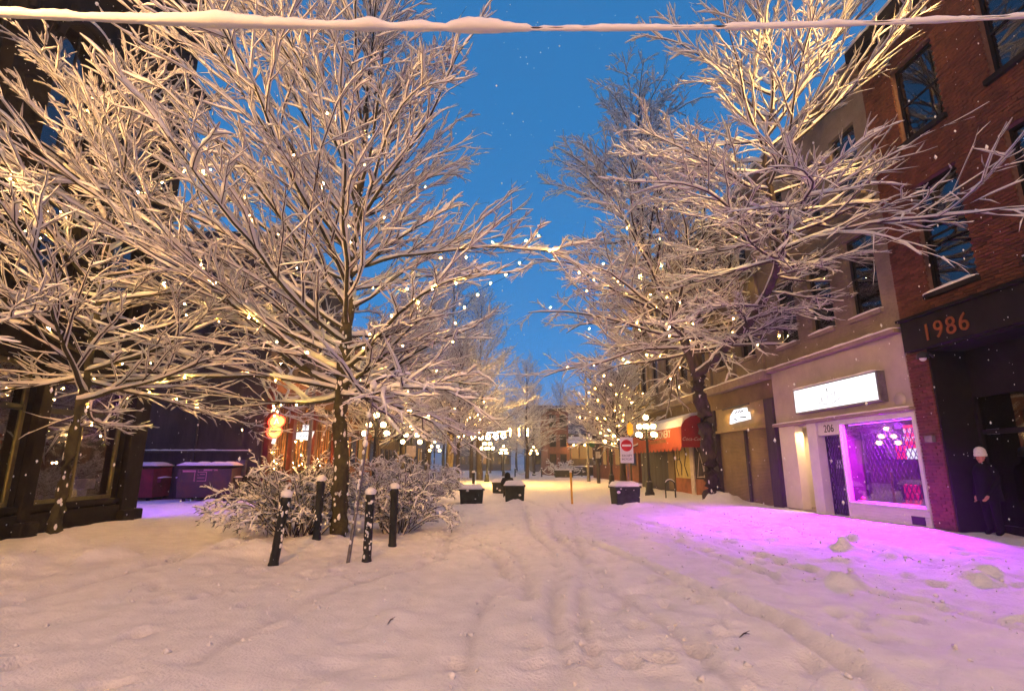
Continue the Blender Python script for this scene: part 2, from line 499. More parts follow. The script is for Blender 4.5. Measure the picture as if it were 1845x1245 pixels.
# ------------------------------------------------------------------ snow-laden trees
ZUP = np.array([0., 0., 1.])
def nrm(a):
    return a / np.maximum(np.linalg.norm(a, axis=-1, keepdims=True), 1e-9)
def frames(P):
    T = nrm(np.gradient(P, axis=1))
    S = np.cross(T, ZUP)
    flat = np.linalg.norm(S, axis=-1) < 0.05
    S[flat] = (1., 0., 0.)
    S = nrm(S)
    U = np.cross(S, T)
    return T, S, U
def ring_mesh(P, S, U, prof_x, prof_y):
    """P [B,n,3]; prof_x, prof_y [B,n,k] -> vertices and quads of closed tubes"""
    B, n, k = prof_x.shape
    V = P[:, :, None, :] + prof_x[..., None]*S[:, :, None, :] + prof_y[..., None]*U[:, :, None, :]
    b = np.arange(B)[:, None, None]*n*k; i = np.arange(n-1)[None, :, None]*k; j = np.arange(k)[None, None, :]
    j2 = (j + 1) % k
    Q = np.stack([b+i+j, b+i+j2, b+i+k+j2, b+i+k+j], -1).reshape(-1, 4)
    return V.reshape(-1, 3), Q
def wood_tubes(P, Rd, k):
    T, S, U = frames(P)
    a = np.arange(k) * 2*np.pi/k
    return ring_mesh(P, S, U, Rd[..., None]*np.cos(a), Rd[..., None]*np.sin(a))
PX = np.array([-1.0, -0.88, -0.34, 0.34, 0.88, 1.0]); PY = np.array([-0.15, 0.62, 1.0, 1.0, 0.62, -0.15])
PX4 = np.array([-1.0, -0.55, 0.55, 1.0]); PY4 = np.array([-0.15, 0.95, 0.95, -0.15])
def snow_tubes(P, Rd, amount, rg, lean=0.25, low=False):
    T, S, U = frames(P)
    B, n, _ = P.shape
    hz = np.hypot(T[..., 0], T[..., 1])
    ns = rg.uniform(0.25, 1.6, (B, n))
    ns[:, 1:] = 0.65*ns[:, 1:] + 0.35*ns[:, :-1]
    ns *= rg.uniform(0.6, 1.3, (B, 1))
    ns[rg.random((B, n)) < 0.11] *= 0.12
    s = np.clip((hz - lean) / 0.5, 0, 1)**0.8 * amount * ns
    s *= 1 - 0.45*np.linspace(0, 1, n)[None]
    s[:, -1] *= 0.35
    off = s < 0.004
    w = Rd*0.95 + s*0.62
    h = Rd*0.9 + s*1.05
    w = np.where(off, Rd*0.3, w); h = np.where(off, Rd*0.3, h)
    px, py = (PX4, PY4) if low else (PX, PY)
    jit = rg.uniform(0.85, 1.15, (B, n, len(px)))
    return ring_mesh(P, S, U, w[..., None]*px*jit, np.where(py < 0, -py*Rd[..., None]*0.8, h[..., None]*py*jit))
def run(P0, D0, L, n, rg, wob, up, droop, tip_up=0.0):
    """march n points of B branches at once"""
    B = len(P0)
    D = nrm(D0.copy()); P = np.empty((B, n, 3)); P[:, 0] = P0
    st = (L / (n - 1))[:, None]
    for i in range(1, n):
        f = i / (n - 1)
        D = D + rg.normal(0, wob, (B, 3)) + ZUP*(up*(1-f) - droop*f*f + tip_up*f)
        D = nrm(D)
        P[:, i] = P[:, i-1] + D*st
    return P
def sprout(P, Rd, L, m, rg, ang, ratio, t0, t1, spread, taper=0.6, up=0.15):
    """m children on each of B branches, to alternate sides"""
    B, n, _ = P.shape
    T, S, U = frames(P)
    t = (t0 + (t1 - t0) * (np.arange(m)[None] + rg.uniform(0.1, 0.9, (B, m))) / m)
    x = t*(n-1); i = np.minimum(x.astype(int), n-2); f = (x - i)[..., None]
    bi = np.arange(B)[:, None]
    p = P[bi, i]*(1-f) + P[bi, i+1]*f
    r = Rd[bi, i]*(1-f[..., 0]) + Rd[bi, i+1]*f[..., 0]
    sg = np.where((np.arange(m)[None] + rg.integers(0, 2, (B, 1))) % 2 == 0, 1., -1.)
    ph = rg.normal(up, spread, (B, m))
    perp = S[bi, i]*(sg*np.cos(ph))[..., None] + U[bi, i]*np.sin(ph)[..., None]
    a = rg.normal(ang, 0.14, (B, m))[..., None]
    d = T[bi, i]*np.cos(a) + perp*np.sin(a)
    ln = L[:, None]*ratio*(1 - taper*t)*rg.uniform(0.6, 1.35, (B, m))
    return p.reshape(-1, 3), d.reshape(-1, 3), ln.ravel(), r.ravel()
def radii(R0, n, end):
    return R0[:, None] * (1 - (1 - end)*np.linspace(0, 1, n)[None])
class Tree:
    def __init__(s, seed):
        s.rg = np.random.default_rng(seed); s.wood = []; s.fine = []; s.snow = []; s.limbs = []
    @staticmethod
    def join(parts):
        V, Q, o = [], [], 0
        for v, q in parts:
            V.append(v); Q.append(q + o); o += len(v)
        return np.concatenate(V), np.concatenate(Q)
    def trunk(s, pts, rad, snow=0.0, k=12, sub=6):
        """a stem through control points"""
        pts = np.array(pts, float); m = len(pts)
        tt = np.linspace(0, m-1, (m-1)*sub+1)
        def cr(t):
            i = min(int(t), m-2); f = t - i
            p0, p1, p2, p3 = pts[max(i-1, 0)], pts[i], pts[i+1], pts[min(i+2, m-1)]
            return 0.5*((2*p1)+(-p0+p2)*f+(2*p0-5*p1+4*p2-p3)*f*f+(-p0+3*p1-3*p2+p3)*f**3)
        P = np.array([cr(t) for t in tt])[None]
        P[0, 1:-1] += s.rg.normal(0, min(0.03, rad[0]*0.08), (len(tt)-2, 3))*np.array([1, 1, 0.2])
        Rd = np.interp(tt, np.arange(m), rad)[None] * (1 + s.rg.normal(0, 0.04, (1, len(tt))))
        s.wood.append(wood_tubes(P, Rd, k))
        if snow > 0:
            s.snow.append(snow_tubes(P, Rd, snow, s.rg))
        return P, Rd
    def grow(s, P0, D0, L, R0, spec, snow, low=False):
        """spec: one dict per level; level 0 are limbs"""
        rg = s.rg
        for lv, sp in enumerate(spec):
            n = sp['n']
            P = run(P0, D0, L, n, rg, sp['wob'], sp['up'], sp['droop'], sp.get('tip', 0.0))
            R0 = np.maximum(R0, sp['rmin'])
            Rd = radii(R0, n, sp.get('end', 0.35))
            (s.wood if lv == 0 else s.fine).append(wood_tubes(P, Rd, sp['k']))
            s.snow.append(snow_tubes(P, Rd, snow*sp['snow'], rg, low=low or sp.get('low', False)))
            if lv == 0:
                s.limbs.append(P)
            if lv == 1:
                s.limbs2 = P
            if lv + 1 < len(spec):
                c = spec[lv+1]
                P0, D0, L, r = sprout(P, Rd, L, c['m'], rg, c['ang'], c['ratio'], c['t0'], c.get('t1', 0.98), c['spread'], c.get('taper', 0.6), c.get('uplean', 0.15))
                R0 = r*c.get('rr', 0.55)
                keep = L > c.get('lmin', 0.1)
                P0, D0, L, R0 = P0[keep], D0[keep], L[keep], R0[keep]
    def blobs(s, P, Rd, cnt, size, face=None):
        """snow that clings to the bark of the stem in patches"""
        rg = s.rg; V, Q = [], []; o = 0
        n = P.shape[1]
        for q in range(cnt):
            x = rg.uniform(0, n-1.01); i = int(x); f = x - i
            c = P[0, i]*(1-f)+P[0, i+1]*f; r = Rd[0, i]
            a = rg.uniform(-math.pi, 0.0) if face is None else rg.normal(face, 0.7)
            d = np.array([math.cos(a), math.sin(a), 0])
            c = c + d*r*0.98
            sx = size*rg.uniform(0.4, 1.2); sz = sx*rg.uniform(0.8, 2.6); sd = sx*0.35
            t = np.array([-d[1], d[0], 0])
            ring = []
            for (rr, hh) in ((1.0, 0.0), (0.8, 0.7), (0.35, 1.0)):
                for j in range(6):
                    an = j*math.pi/3
                    ring.append(c + t*math.cos(an)*sx*rr*rg.uniform(.8, 1.2) + ZUP*math.sin(an)*sz*rr*rg.uniform(.8, 1.2) + d*sd*hh)
            V.append(np.array(ring))
            for l in range(2):
                for j in range(6):
                    Q.append((o+l*6+j, o+l*6+(j+1) % 6, o+l*6+6+(j+1) % 6, o+l*6+6+j))
            Q.append((o+12, o+13, o+14, o+15)); Q.append((o+12, o+15, o+16, o+17))
            o += 18
        if V:
            s.snow.append((np.concatenate(V), np.array(Q)))
    def build(s, name, label, base, bark="bark", twig="twig", group=None, cat="tree"):
        t = thing(name, label, cat, base, group)
        mesh_np("trunk", *s.join(s.wood), bark, t)
        c = mesh_np("crown", *s.join(s.fine), twig, t)
        WORLD[c.name] = Vector(base) * 0
        sn = mesh_np("snow_load", *s.join(s.snow), "snow")
        sn.parent = c
        sn.matrix_parent_inverse = c.matrix_world.inverted()
        return t
def limb_set(rg, cnt, z0, z1, base, l0, l1, e0, e1, r0, r1, bias=None, stem=None, pw=1.0):
    """limbs round a stem; bias(az) scales the length by direction"""
    f = (np.arange(cnt) + rg.uniform(0, 0.9, cnt)) / cnt
    z = z0 + (z1 - z0) * f**pw
    az = np.arange(cnt)*2.39996 + rg.normal(0, 0.25, cnt)
    el = np.radians(e0 + (e1 - e0)*f + rg.normal(0, 6, cnt))
    L = (l0 + (l1 - l0)*f)*rg.uniform(0.8, 1.2, cnt)
    if bias is not None:
        L = L * np.array([bias(a, zz) for a, zz in zip(az, z)])
    D = np.stack([np.cos(az)*np.cos(el), np.sin(az)*np.cos(el), np.sin(el)], -1)
    P, Rd = stem
    P0 = np.stack([np.interp(z, P[0, :, 2], P[0, :, c]) for c in range(3)], -1)
    return P0, D, L, (r0 + (r1 - r0)*f)
def string_lights(label, name, paths, per, rad, seed, group="strings of warm lights in the trees", jitter=0.10, keep=None):
    rg = np.random.default_rng(seed)
    t = thing(name, label, "string lights", tuple(paths[0][0]), group)
    w = MB(); b = MB()
    for P in paths:
        P = np.array(P); off = rg.normal(0, 0.02, P.shape); off[:, 2] -= 0.03
        w.tube(P + off, 0.005, 4)
        d = np.concatenate([[0], np.cumsum(np.linalg.norm(np.diff(P, axis=0), axis=1))])
        for x in np.arange(rg.uniform(0.05, per), d[-1], per):
            c = np.array([np.interp(x, d, P[:, q]) for q in range(3)]) + rg.normal(0, jitter, 3)
            if keep is not None and not keep(c):
                continue
            r = rad*rg.uniform(0.7, 1.25)
            b.lathe([(0.001, -r*1.2), (r, -0.1*r), (0.001, r*1.1)], c, 5)
    w.build("wire", "cable", t)
    tag(b.build("bulbs", "bulb", t), kind="stuff")
    return t

# -- the tall tree among the bollards
tA = Tree(11)
bA = (-3.02, 11.68, gz(-3.02, 11.68) - 0.1)
sA = tA.trunk([bA, (-3.08,11.68,1.6), (-3.18,11.7,3.3), (-3.16,11.75,5.2), (-3.10,11.7,7.5), (-3.05,11.65,10.2), (-3.1,11.7,13.5), (-3.1,11.7,15.5)],
              [0.20, 0.165, 0.15, 0.125, 0.095, 0.065, 0.03, 0.012], k=14)
tA.blobs(*sA, 170, 0.030)
def biasA(a, z):  # longer to the left (-x) and towards the camera (-y), short to the right low down
    return 1.0 + 0.36*max(0, -math.cos(a)) + 0.10*max(0, -math.sin(a)) - (0.22 + 0.30*max(0, min(1, (7 - z)/3)))*max(0, math.cos(a))
P0, D0, L, R0 = limb_set(tA.rg, 58, 3.0, 12.2, bA, 5.9, 3.6, 2, 60, 0.056, 0.024, biasA, sA, 1.5)
SPEC_NEAR = [dict(n=14, wob=0.070, up=0.030, droop=0.075, rmin=0.016, k=6, snow=0.90, end=0.16),
             dict(m=12, n=8, ang=0.52, ratio=0.48, t0=0.12, spread=0.42, wob=0.085, up=0.02, droop=0.05, rmin=0.009, k=4, snow=0.72, rr=0.5, end=0.35),
             dict(m=7, n=5, ang=0.50, ratio=0.52, t0=0.10, spread=0.5, wob=0.09, up=0.02, droop=0.03, rmin=0.0068, k=3, snow=0.46, rr=0.55, end=0.4, lmin=0.15, low=True),
             dict(m=2, n=3, ang=0.55, ratio=0.55, t0=0.15, spread=0.6, wob=0.09, up=0.04, droop=0.0, rmin=0.0050, k=3, snow=0.32, rr=0.65, lmin=0.20, end=0.4, low=True)]
tA.grow(P0, D0, L, R0, SPEC_NEAR, 0.066)
# two heavy limbs low on the left and one reaching right, over the street
P0 = np.array([(-3.2,11.7,3.25), (-3.2,11.7,3.9), (-3.12,11.7,6.0), (-3.1,11.7,7.0)])
D0 = np.array([(-0.92,0.05,0.30), (-0.8,-0.15,0.55), (0.95,-0.12,0.10), (0.55,-0.3,0.8)])
tA.grow(P0, D0, np.array([6.6, 6.2, 5.2, 5.6]), np.array([0.075, 0.06, 0.042, 0.045]), SPEC_NEAR, 0.066)
tA.build("street_tree", "tall leafless tree laden with snow among the black bollards", bA, "moss_bark")
rgl = np.random.default_rng(3)
allA = np.concatenate(tA.limbs)
string_lights("string of warm bulbs wound through the tall tree among the bollards", "string_lights",
              [allA[i][2:13] for i in rgl.choice(len(allA), 22, replace=False)], 0.66, 0.0145, 31, keep=lambda c: c[2] < 9.2)
# a loose end of the string hangs out over the street
ew = [(1.25, 11.5, 6.9), (0.9, 11.55, 6.35), (0.4, 11.6, 5.9), (-0.2, 11.6, 5.5), (-0.7, 11.65, 4.9), (-0.8, 11.7, 4.3)]
string_lights("loose string of bulbs dangling from the right edge of the tall left tree", "string_lights", [ew], 0.42, 0.016, 32, jitter=0.02)

# -- the thin tree by the dark stone shop window
tB = Tree(23)
bB = (-8.17, 10.94, gz(-8.17, 10.94) - 0.1)
sB = tB.trunk([bB, (-8.13,10.93,1.5), (-8.05,10.9,3.2), (-8.0,10.8,5.2), (-8.1,10.7,7.4), (-8.2,10.6,9.2)], [0.135, 0.10, 0.085, 0.06, 0.035, 0.012], k=12)
tB.blobs(*sB, 70, 0.026)
P0, D0, L, R0 = limb_set(tB.rg, 33, 2.8, 8.8, bB, 4.6, 2.4, -2, 52, 0.046, 0.02, None, sB, 1.25)
tB.grow(P0, D0, L, R0, SPEC_NEAR, 0.062)
tB.build("street_tree", "slender snow-covered tree in front of the dark stone shop window", bB, "moss_bark")
allB = np.concatenate(tB.limbs)
string_lights("string of warm bulbs in the slender tree by the dark stone building", "string_lights",
              [allB[i][2:13] for i in rgl.choice(len(allB), 12, replace=False)], 0.66, 0.0145, 33)

# -- the big forked tree on the right-hand walk
tC = Tree(37)
bC = (9.42, 22.1, gz(9.42, 22.1) - 0.15)
sC = tC.trunk([bC, (9.35,22.05,0.5), (9.28,22.0,2.2), (9.1,21.95,4.2), (9.0,21.9,5.5)], [0.52, 0.37, 0.33, 0.30, 0.28], k=16)
sC1 = tC.trunk([(9.0,21.9,5.3), (8.4,22.0,7.4), (7.6,22.2,9.6), (7.0,22.4,12.5), (7.2,22.5,16.0), (7.4,22.4,19.5)], [0.24, 0.20, 0.17, 0.13, 0.08, 0.015], k=10)
sC2 = tC.trunk([(9.05,21.9,5.3), (9.35,19.5,6.1), (9.1,16.8,6.6), (8.55,14.3,7.25), (8.25,13.6,8.6), (7.95,13.3,10.0), (8.05,12.8,11.6), (8.2,12.5,12.9)],
               [0.20, 0.15, 0.125, 0.10, 0.085, 0.06, 0.035, 0.012], k=10, snow=0.05)
sC3 = tC.trunk([(9.02,21.9,5.4), (9.3,22.0,8.0), (9.6,21.6,11.0), (9.9,21.4,15.0)], [0.22, 0.16, 0.10, 0.02], k=10)
tC.blobs(*sC, 16, 0.035)
SPEC_MID = [dict(n=12, wob=0.085, up=0.035, droop=0.09, rmin=0.020, k=5, snow=0.95, end=0.2, low=True),
            dict(m=10, n=6, ang=0.72, ratio=0.48, t0=0.14, spread=0.65, wob=0.13, up=0.02, droop=0.08, rmin=0.011, k=3, snow=0.80, rr=0.55, end=0.4, low=True),
            dict(m=8, n=4, ang=0.62, ratio=0.52, t0=0.12, spread=0.75, wob=0.13, up=0.0, droop=0.06, rmin=0.008, k=3, snow=0.62, rr=0.6, end=0.5, lmin=0.2, low=True),
            dict(m=2, n=3, ang=0.75, ratio=0.5, t0=0.2, spread=0.8, wob=0.16, up=0.02, droop=0.0, rmin=0.006, k=3, snow=0.50, rr=0.7, lmin=0.30, end=0.5, low=True)]
P0, D0, L, R0 = limb_set(tC.rg, 74, 6.2, 18.0, bC, 6.6, 3.0, -8, 56, 0.085, 0.04, lambda a, z: 1.0 + 0.15*max(0, -math.cos(a)), sC1, 1.3)
tC.grow(P0, D0, L, R0, SPEC_MID, 0.066)
P0, D0, L, R0 = limb_set(tC.rg, 18, 6.6, 14.0, bC, 5.0, 2.8, -5, 55, 0.08, 0.04, None, sC3, 1.0)
tC.grow(P0, D0, L, R0, SPEC_MID, 0.066)
# the arm that reaches forward over the walk, with its own spray of branches
P0, D0, L, R0 = limb_set(tC.rg, 34, 7.3, 12.4, bC, 4.8, 3.0, -4, 44, 0.05, 0.022, lambda a, z: 1.0 + 0.35*max(0, -math.sin(a)) + 0.25*max(0, math.cos(a)), (sC2[0][:, 18:], sC2[1][:, 18:]), 1.1)
tC.grow(P0, D0, L, R0, SPEC_NEAR, 0.070)
iy = tC.rg.uniform(5, 21, 14).astype(int)      # drooping sprays along the arm, over the walk and the sign
P0 = sC2[0][0, iy]
az = tC.rg.uniform(-2.9, 0.3, 14); el = tC.rg.uniform(-0.45, 0.10, 14)
D0 = np.stack([np.cos(az)*np.cos(el), np.sin(az)*np.cos(el), np.sin(el)], -1)
tC.grow(P0, D0, tC.rg.uniform(2.4, 4.0, 14), np.full(14, 0.042), SPEC_NEAR, 0.048)
tC.build("street_tree", "big forked tree on the right walk, wide crown glowing with bulbs", bC, "bark")
allC = np.concatenate(tC.limbs[:1])
string_lights("string of warm bulbs in the wide crown of the big right tree", "string_lights",
              [P[1:11] for P in allC[:30]], 1.25, 0.018, 34, jitter=0.18, keep=lambda c: c[2] < 13.5)
# ------------------------------------------------------------------ houses: helpers
def wall_with_openings(mb, x0, x1, y0, y1, z0, z1, ops):
    """a slab between x0 and x1 with rectangular openings (ya, yb, za, zb)"""
    ys = sorted({y0, y1, *[min(max(v, y0), y1) for o in ops for v in o[:2]]})
    zs = sorted({z0, z1, *[min(max(v, z0), z1) for o in ops for v in o[2:]]})
    for ya, yb in zip(ys[:-1], ys[1:]):
        run0 = None
        for za, zb in list(zip(zs[:-1], zs[1:])) + [(None, None)]:
            solid = za is not None and not any(o[0] < (ya+yb)/2 < o[1] and o[2] < (za+zb)/2 < o[3] for o in ops)
            if solid and run0 is None:
                run0 = za
            if solid:
                last = zb
            if not solid and run0 is not None:
                mb.box(x0, x1, ya, yb, run0, last); run0 = None
    return mb
def window(parent, X, out, y0, y1, z0, z1, frame="dark_frame", pane="dark_pane", sill=True, bars=(1, 1), depth=0.14, fw=0.06, snow=True, sillmat=None, back="black_panel"):
    """a window set into a wall whose face is at X; out is the street side (-1 or +1)"""
    xi = X - out*depth
    f = MB()
    xa, xb = xi, xi - out*0.07
    f.box(xa, xb, y0, y0+fw, z0, z1).box(xa, xb, y1-fw, y1, z0, z1).box(xa, xb, y0+fw, y1-fw, z0, z0+fw).box(xa, xb, y0+fw, y1-fw, z1-fw, z1)
    nv, nh = bars
    for i in range(1, nv+1):
        y = y0 + (y1-y0)*i/(nv+1); f.box(xa - out*0.01, xb + out*0.01, y-0.022, y+0.022, z0+fw, z1-fw)
    for i in range(1, nh+1):
        z = z0 + (z1-z0)*i/(nh+1); f.box(xa - out*0.014, xb + out*0.014, y0+fw, y1-fw, z-0.025, z+0.025)
    w = f.build("window", frame, parent)
    def sub(mb, nm, m):
        o = mb.build(nm, m); o.parent = w; return o
    sub(MB().box(xi - out*0.032, xi - out*0.038, y0+fw*0.5, y1-fw*0.5, z0+fw*0.5, z1-fw*0.5), "pane", pane)
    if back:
        sub(MB().box(xi - out*0.45, xi - out*0.47, y0-0.1, y1+0.1, z0-0.1, z1+0.1), "black_backing", back)  # flat black sheet, painted shade in place of an unlit room
    if sill:
        sub(MB().box(X + out*0.10, xi, y0-0.08, y1+0.08, z0-0.12, z0-0.003), "sill", sillmat or frame)
        if snow:
            sub(snow_strip(X + out*0.10, xi, y0-0.06, y1+0.06, z0-0.003, 0.07), "sill_snow", "snow")
    return w
def snow_strip(x0, x1, y0, y1, z, h, seed=1, step=0.22, over=0.02):
    """an uneven rounded layer of snow on a ledge"""
    x0, x1 = sorted((x0, x1)); y0, y1 = sorted((y0, y1))
    mb = MB(); rg = random.Random(hash((round(x0,2), round(y0,2), seed)) & 0xffff)
    along_y = (y1-y0) >= (x1-x0)
    L = (y1-y0) if along_y else (x1-x0)
    n = max(3, min(90, int(L/step)))
    V, F = [], []
    a0, a1 = ((x0, x1) if along_y else (y0, y1))
    for i in range(n+1):
        t = i/n
        e = 0.35 if i in (0, n) else 1.0
        hh = h*e*rg.uniform(0.65, 1.2); ov = over*rg.uniform(0.2, 1.6)
        w = a1-a0
        prof = [(a0-ov, -0.01), (a0-ov*1.1, hh*0.55), (a0+w*0.22, hh), (a1-w*0.22, hh*rg.uniform(.9,1.05)), (a1+ov*1.1, hh*0.55), (a1+ov, -0.01)]
        for (a, b) in prof:
            s_ = (y0 + t*L) if along_y else (x0 + t*L)
            V.append((a, s_, z+b) if along_y else (s_, a, z+b))
    for i in range(n):
        for j in range(6):
            F.append((i*6+j, i*6+(j+1) % 6, (i+1)*6+(j+1) % 6, (i+1)*6+j))
    F += [tuple(range(6)), tuple(reversed(range(n*6, n*6+6)))]
    return mb.add(V, F, True)
RIGHT_TXT = (R(90), 0, R(-90)); LEFT_TXT = (R(90), 0, R(90)); FRONT_TXT = (R(90), 0, 0)
XR, XL = 10.4, -9.8

# ------------------------------------------------------------------ right side: the brick house with the recessed dark entrance
bh = thing("brick_house", "dark red brick house at the right edge with a black band above its entrance", "building", (XR, 8.0, 0))
ups = [(10.13, 11.37, 5.5, 8.2), (7.75, 9.0, 5.5, 8.2), (5.4, 6.6, 5.5, 8.2)]
tops = [(10.13, 11.37, 9.4, 11.5), (7.75, 9.0, 9.4, 11.5), (5.4, 6.6, 9.4, 11.5)]
ops = ups + tops + [(3.6, 11.75, -1, 4.25)]
wall_with_openings(MB(), XR+0.03, XR+0.5, 3.0, 12.35, -0.2, 12.6, ops).build("wall", "mortar", bh)
MB().box(XR+0.5, XR+9, 3.0, 12.35, 4.25, 12.6).build("house_body", "mortar", bh)
bricks, rest = [], MB()
bl, bhh = 0.215, 0.0765
row = 0
z = 0.02
rgb = random.Random(4)
while z < 12.5:
    y = 3.0 - (bl/2 if row % 2 else 0)
    while y < 12.35:
        ya, yb = max(y, 3.0), min(y+bl-0.012, 12.345)
        za, zb = z, z+bhh-0.012
        hit = [o for o in ops if ya < o[1] and yb > o[0] and za < o[3] and zb > o[2]]
        for o in hit:
            if o[0] > ya and o[0] < yb: yb = o[0]
            elif o[1] > ya and o[1] < yb: ya = o[1]
            else: yb = ya
        band = (za < 5.02 and zb > 4.22)
        if yb - ya > 0.04 and not band:
            full = yb - ya > bl - 0.02
            d = rgb.uniform(0, 0.012)
            seen = ya > 9.0
            if full and seen and len(bricks) < 300 and ((ya > 11.7 and za < 4.2) or (5.02 < za < 7.0 and ya > 9.6)):
                bricks.append((ya, yb, za, zb, d))
            elif ya > 7.5:
                rest.box(XR - d, XR+0.05, ya, yb, za, zb)
        y += bl
    z += bhh; row += 1
unit = MB().box(-0.05, 0, 0, bl-0.012, 0, bhh-0.012)
b0 = unit.build("brick", "brick")
b0.data.update()
for i, (ya, yb, za, zb, d) in enumerate(bricks):
    o = b0 if i == 0 else b0.copy()
    if i: COL.objects.link(o)
    o.parent = bh
    o.location = Vector((XR + 0.05 - d, ya, za)) - WORLD[bh.name]
tag(rest.build("brick_courses", "brick", bh), kind="stuff")
for o in ups + tops:
    window(bh, XR, -1, o[0], o[1], o[2], o[3], frame="black_panel", pane="dark_pane", bars=(0, 1), sillmat="dark_stone", snow=(o in ups))
box_part("sign_band", "black_panel", bh, XR-0.16, XR+0.03, 3.0, 12.19, 4.25, 4.98, bevel=0.01)
box_part("band_ledge", "black_panel", bh, XR-0.26, XR+0.03, 3.0, 12.21, 4.985, 5.05)
box_part("roof_cornice", "dark_stone", bh, XR-0.35, XR+0.6, 3.0, 12.36, 12.603, 12.95, bevel=0.03)
snow_strip(XR-0.35, XR+0.6, 3.0, 12.36, 12.95, 0.12).build("roof_snow", "snow", bh)
text_part("year_number", "1986", 0.56, (XR-0.168, 10.95, 4.56), RIGHT_TXT, "amber_number", bh, 0.012, space=1.15)
# entrance set back from the street: glazed doors between black posts
ent = MB()
ent.box(XR+0.9, XR+1.0, 3.6, 11.75, 3.1, 4.25)
for y in (11.68, 10.2, 9.05, 7.6, 6.1, 4.6):
    ent.box(XR+0.86, XR+1.0, y-0.06, y+0.06, 0.0, 3.1)
ent.box(XR+0.9, XR+1.0, 3.6, 11.7, 2.25, 2.35).box(XR+0.88, XR+1.0, 3.6, 11.7, 0.0, 0.28)
ent.box(XR+0.03, XR+1.0, 11.70, 11.75, 0.0, 4.25)
ent.box(XR+0.03, XR+1.0, 3.6, 11.7, 4.2, 4.249)
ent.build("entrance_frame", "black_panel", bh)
for a, b in ((10.27, 11.62), (9.12, 10.13), (7.67, 8.98), (6.17, 7.53)):
    box_part("door_pane", "dark_pane", bh, XR+0.93, XR+0.94, a, b, 0.29, 2.24)
    box_part("transom_pane", "dark_pane", bh, XR+0.93, XR+0.94, a, b, 2.36, 3.09)
box_part("black_hall_backing", "black_panel", bh, XR+2.0, XR+2.05, 3.6, 12.3, 0, 4.2)  # black sheet standing in for the shade of the unlit hall
lamp = MB(); lamp.tube([(XR-0.01,11.55,4.02),(XR-0.15,11.5,4.10),(XR-0.34,11.45,4.06)], 0.025, 8); lamp.lathe([(0.02,0.10),(0.10,0.06),(0.13,-0.04),(0.11,-0.06)], (XR-0.36,11.45,4.02), 12)
lo = lamp.build("wall_lamp", "black_iron", bh)
bb = MB().ball((XR-0.36, 11.45, 3.97), 0.075).build("lamp_glass", "sign_white"); bb.parent = lo
box_part("intercom_box", "grey_metal", bh, XR-0.10, XR-0.005, 11.88, 12.10, 2.08, 2.24, bevel=0.01)

# ------------------------------------------------------------------ right side: the pale shop with the glowing white sign
ps = thing("corner_shop", "pale shop front numbered 206 with a violet lit display window", "building", (XR, 15.4, 0))
wins = [(12.9, 14.0, 5.6, 7.9), (14.8, 15.9, 5.6, 7.9), (16.7, 17.8, 5.6, 7.9), (12.9, 14.0, 9.0, 11.2), (14.8, 15.9, 9.0, 11.2), (16.7, 17.8, 9.0, 11.2)]
wall_with_openings(MB(), XR+0.03, XR+0.4, 12.352, 18.55, 4.93, 12.3, wins).build("upper_wall", "beige_wall", ps)
rows = MB()   # courses of the painted brickwork, proud of their joints
z = 4.96; r_ = 0
while z < 9.2:
    y = 12.36 - (0.11 if r_ % 2 else 0)
    while y < 18.5:
        ya, yb = max(y, 12.36), min(y+0.208, 18.54)
        if yb-ya > 0.05 and not any(ya < o[1]+0.01 and yb > o[0]-0.01 and z < o[3]+.01 and z+0.07 > o[2]-.01 for o in wins):
            rows.box(XR+0.012 - rgb.uniform(0, 0.006), XR+0.04, ya, yb, z, z+0.066)
        y += 0.22
    z += 0.0795; r_ += 1
tag(rows.build("brick_courses", "beige_wall", ps), kind="stuff")
for o in wins:
    window(ps, XR, -1, *o, frame="dark_frame", pane="dark_pane", bars=(0, 1), sillmat="beige_wall")
box_part("roof_cornice", "beige_wall", ps, XR-0.3, XR+0.6, 12.37, 18.55, 12.303, 12.7, bevel=0.03)
snow_strip(XR-0.3, XR+0.6, 12.37, 18.55, 12.7, 0.12).build("roof_snow", "snow", ps)
MB().box(XR+3.2, XR+9, 12.36, 18.55, 0, 12.3).build("house_body", "beige_wall", ps)
box_part("cornice", "beige_wall", ps, XR-0.22, XR+0.3, 12.36, 18.56, 4.80, 4.925, bevel=0.02)
snow_strip(XR-0.22, XR, 12.36, 18.56, 4.925, 0.06).build("cornice_snow", "snow", ps)
box_part("sign_panel", "beige", ps, XR-0.02, XR+0.3, 12.36, 18.55, 2.96, 4.797)
box_part("soffit_ledge", "beige_wall", ps, XR-0.16, XR+0.2, 12.32, 18.60, 2.86, 2.955, bevel=0.01)
snow_strip(XR-0.16, XR-0.03, 12.34, 18.55, 2.955, 0.035).build("ledge_snow", "snow", ps)
med = MB(); med.lathe([(0.0,0.05),(0.13,0.05),(0.17,0.03),(0.18,0.0)], (0,0,0), 18)
mo = med.build("round_medallion", "beige", ps); mo.matrix_parent_inverse = Matrix.Identity(4); mo.location = (-0.022, 12.72-15.4, 3.16); mo.rotation_euler = (0, R(-90), 0)
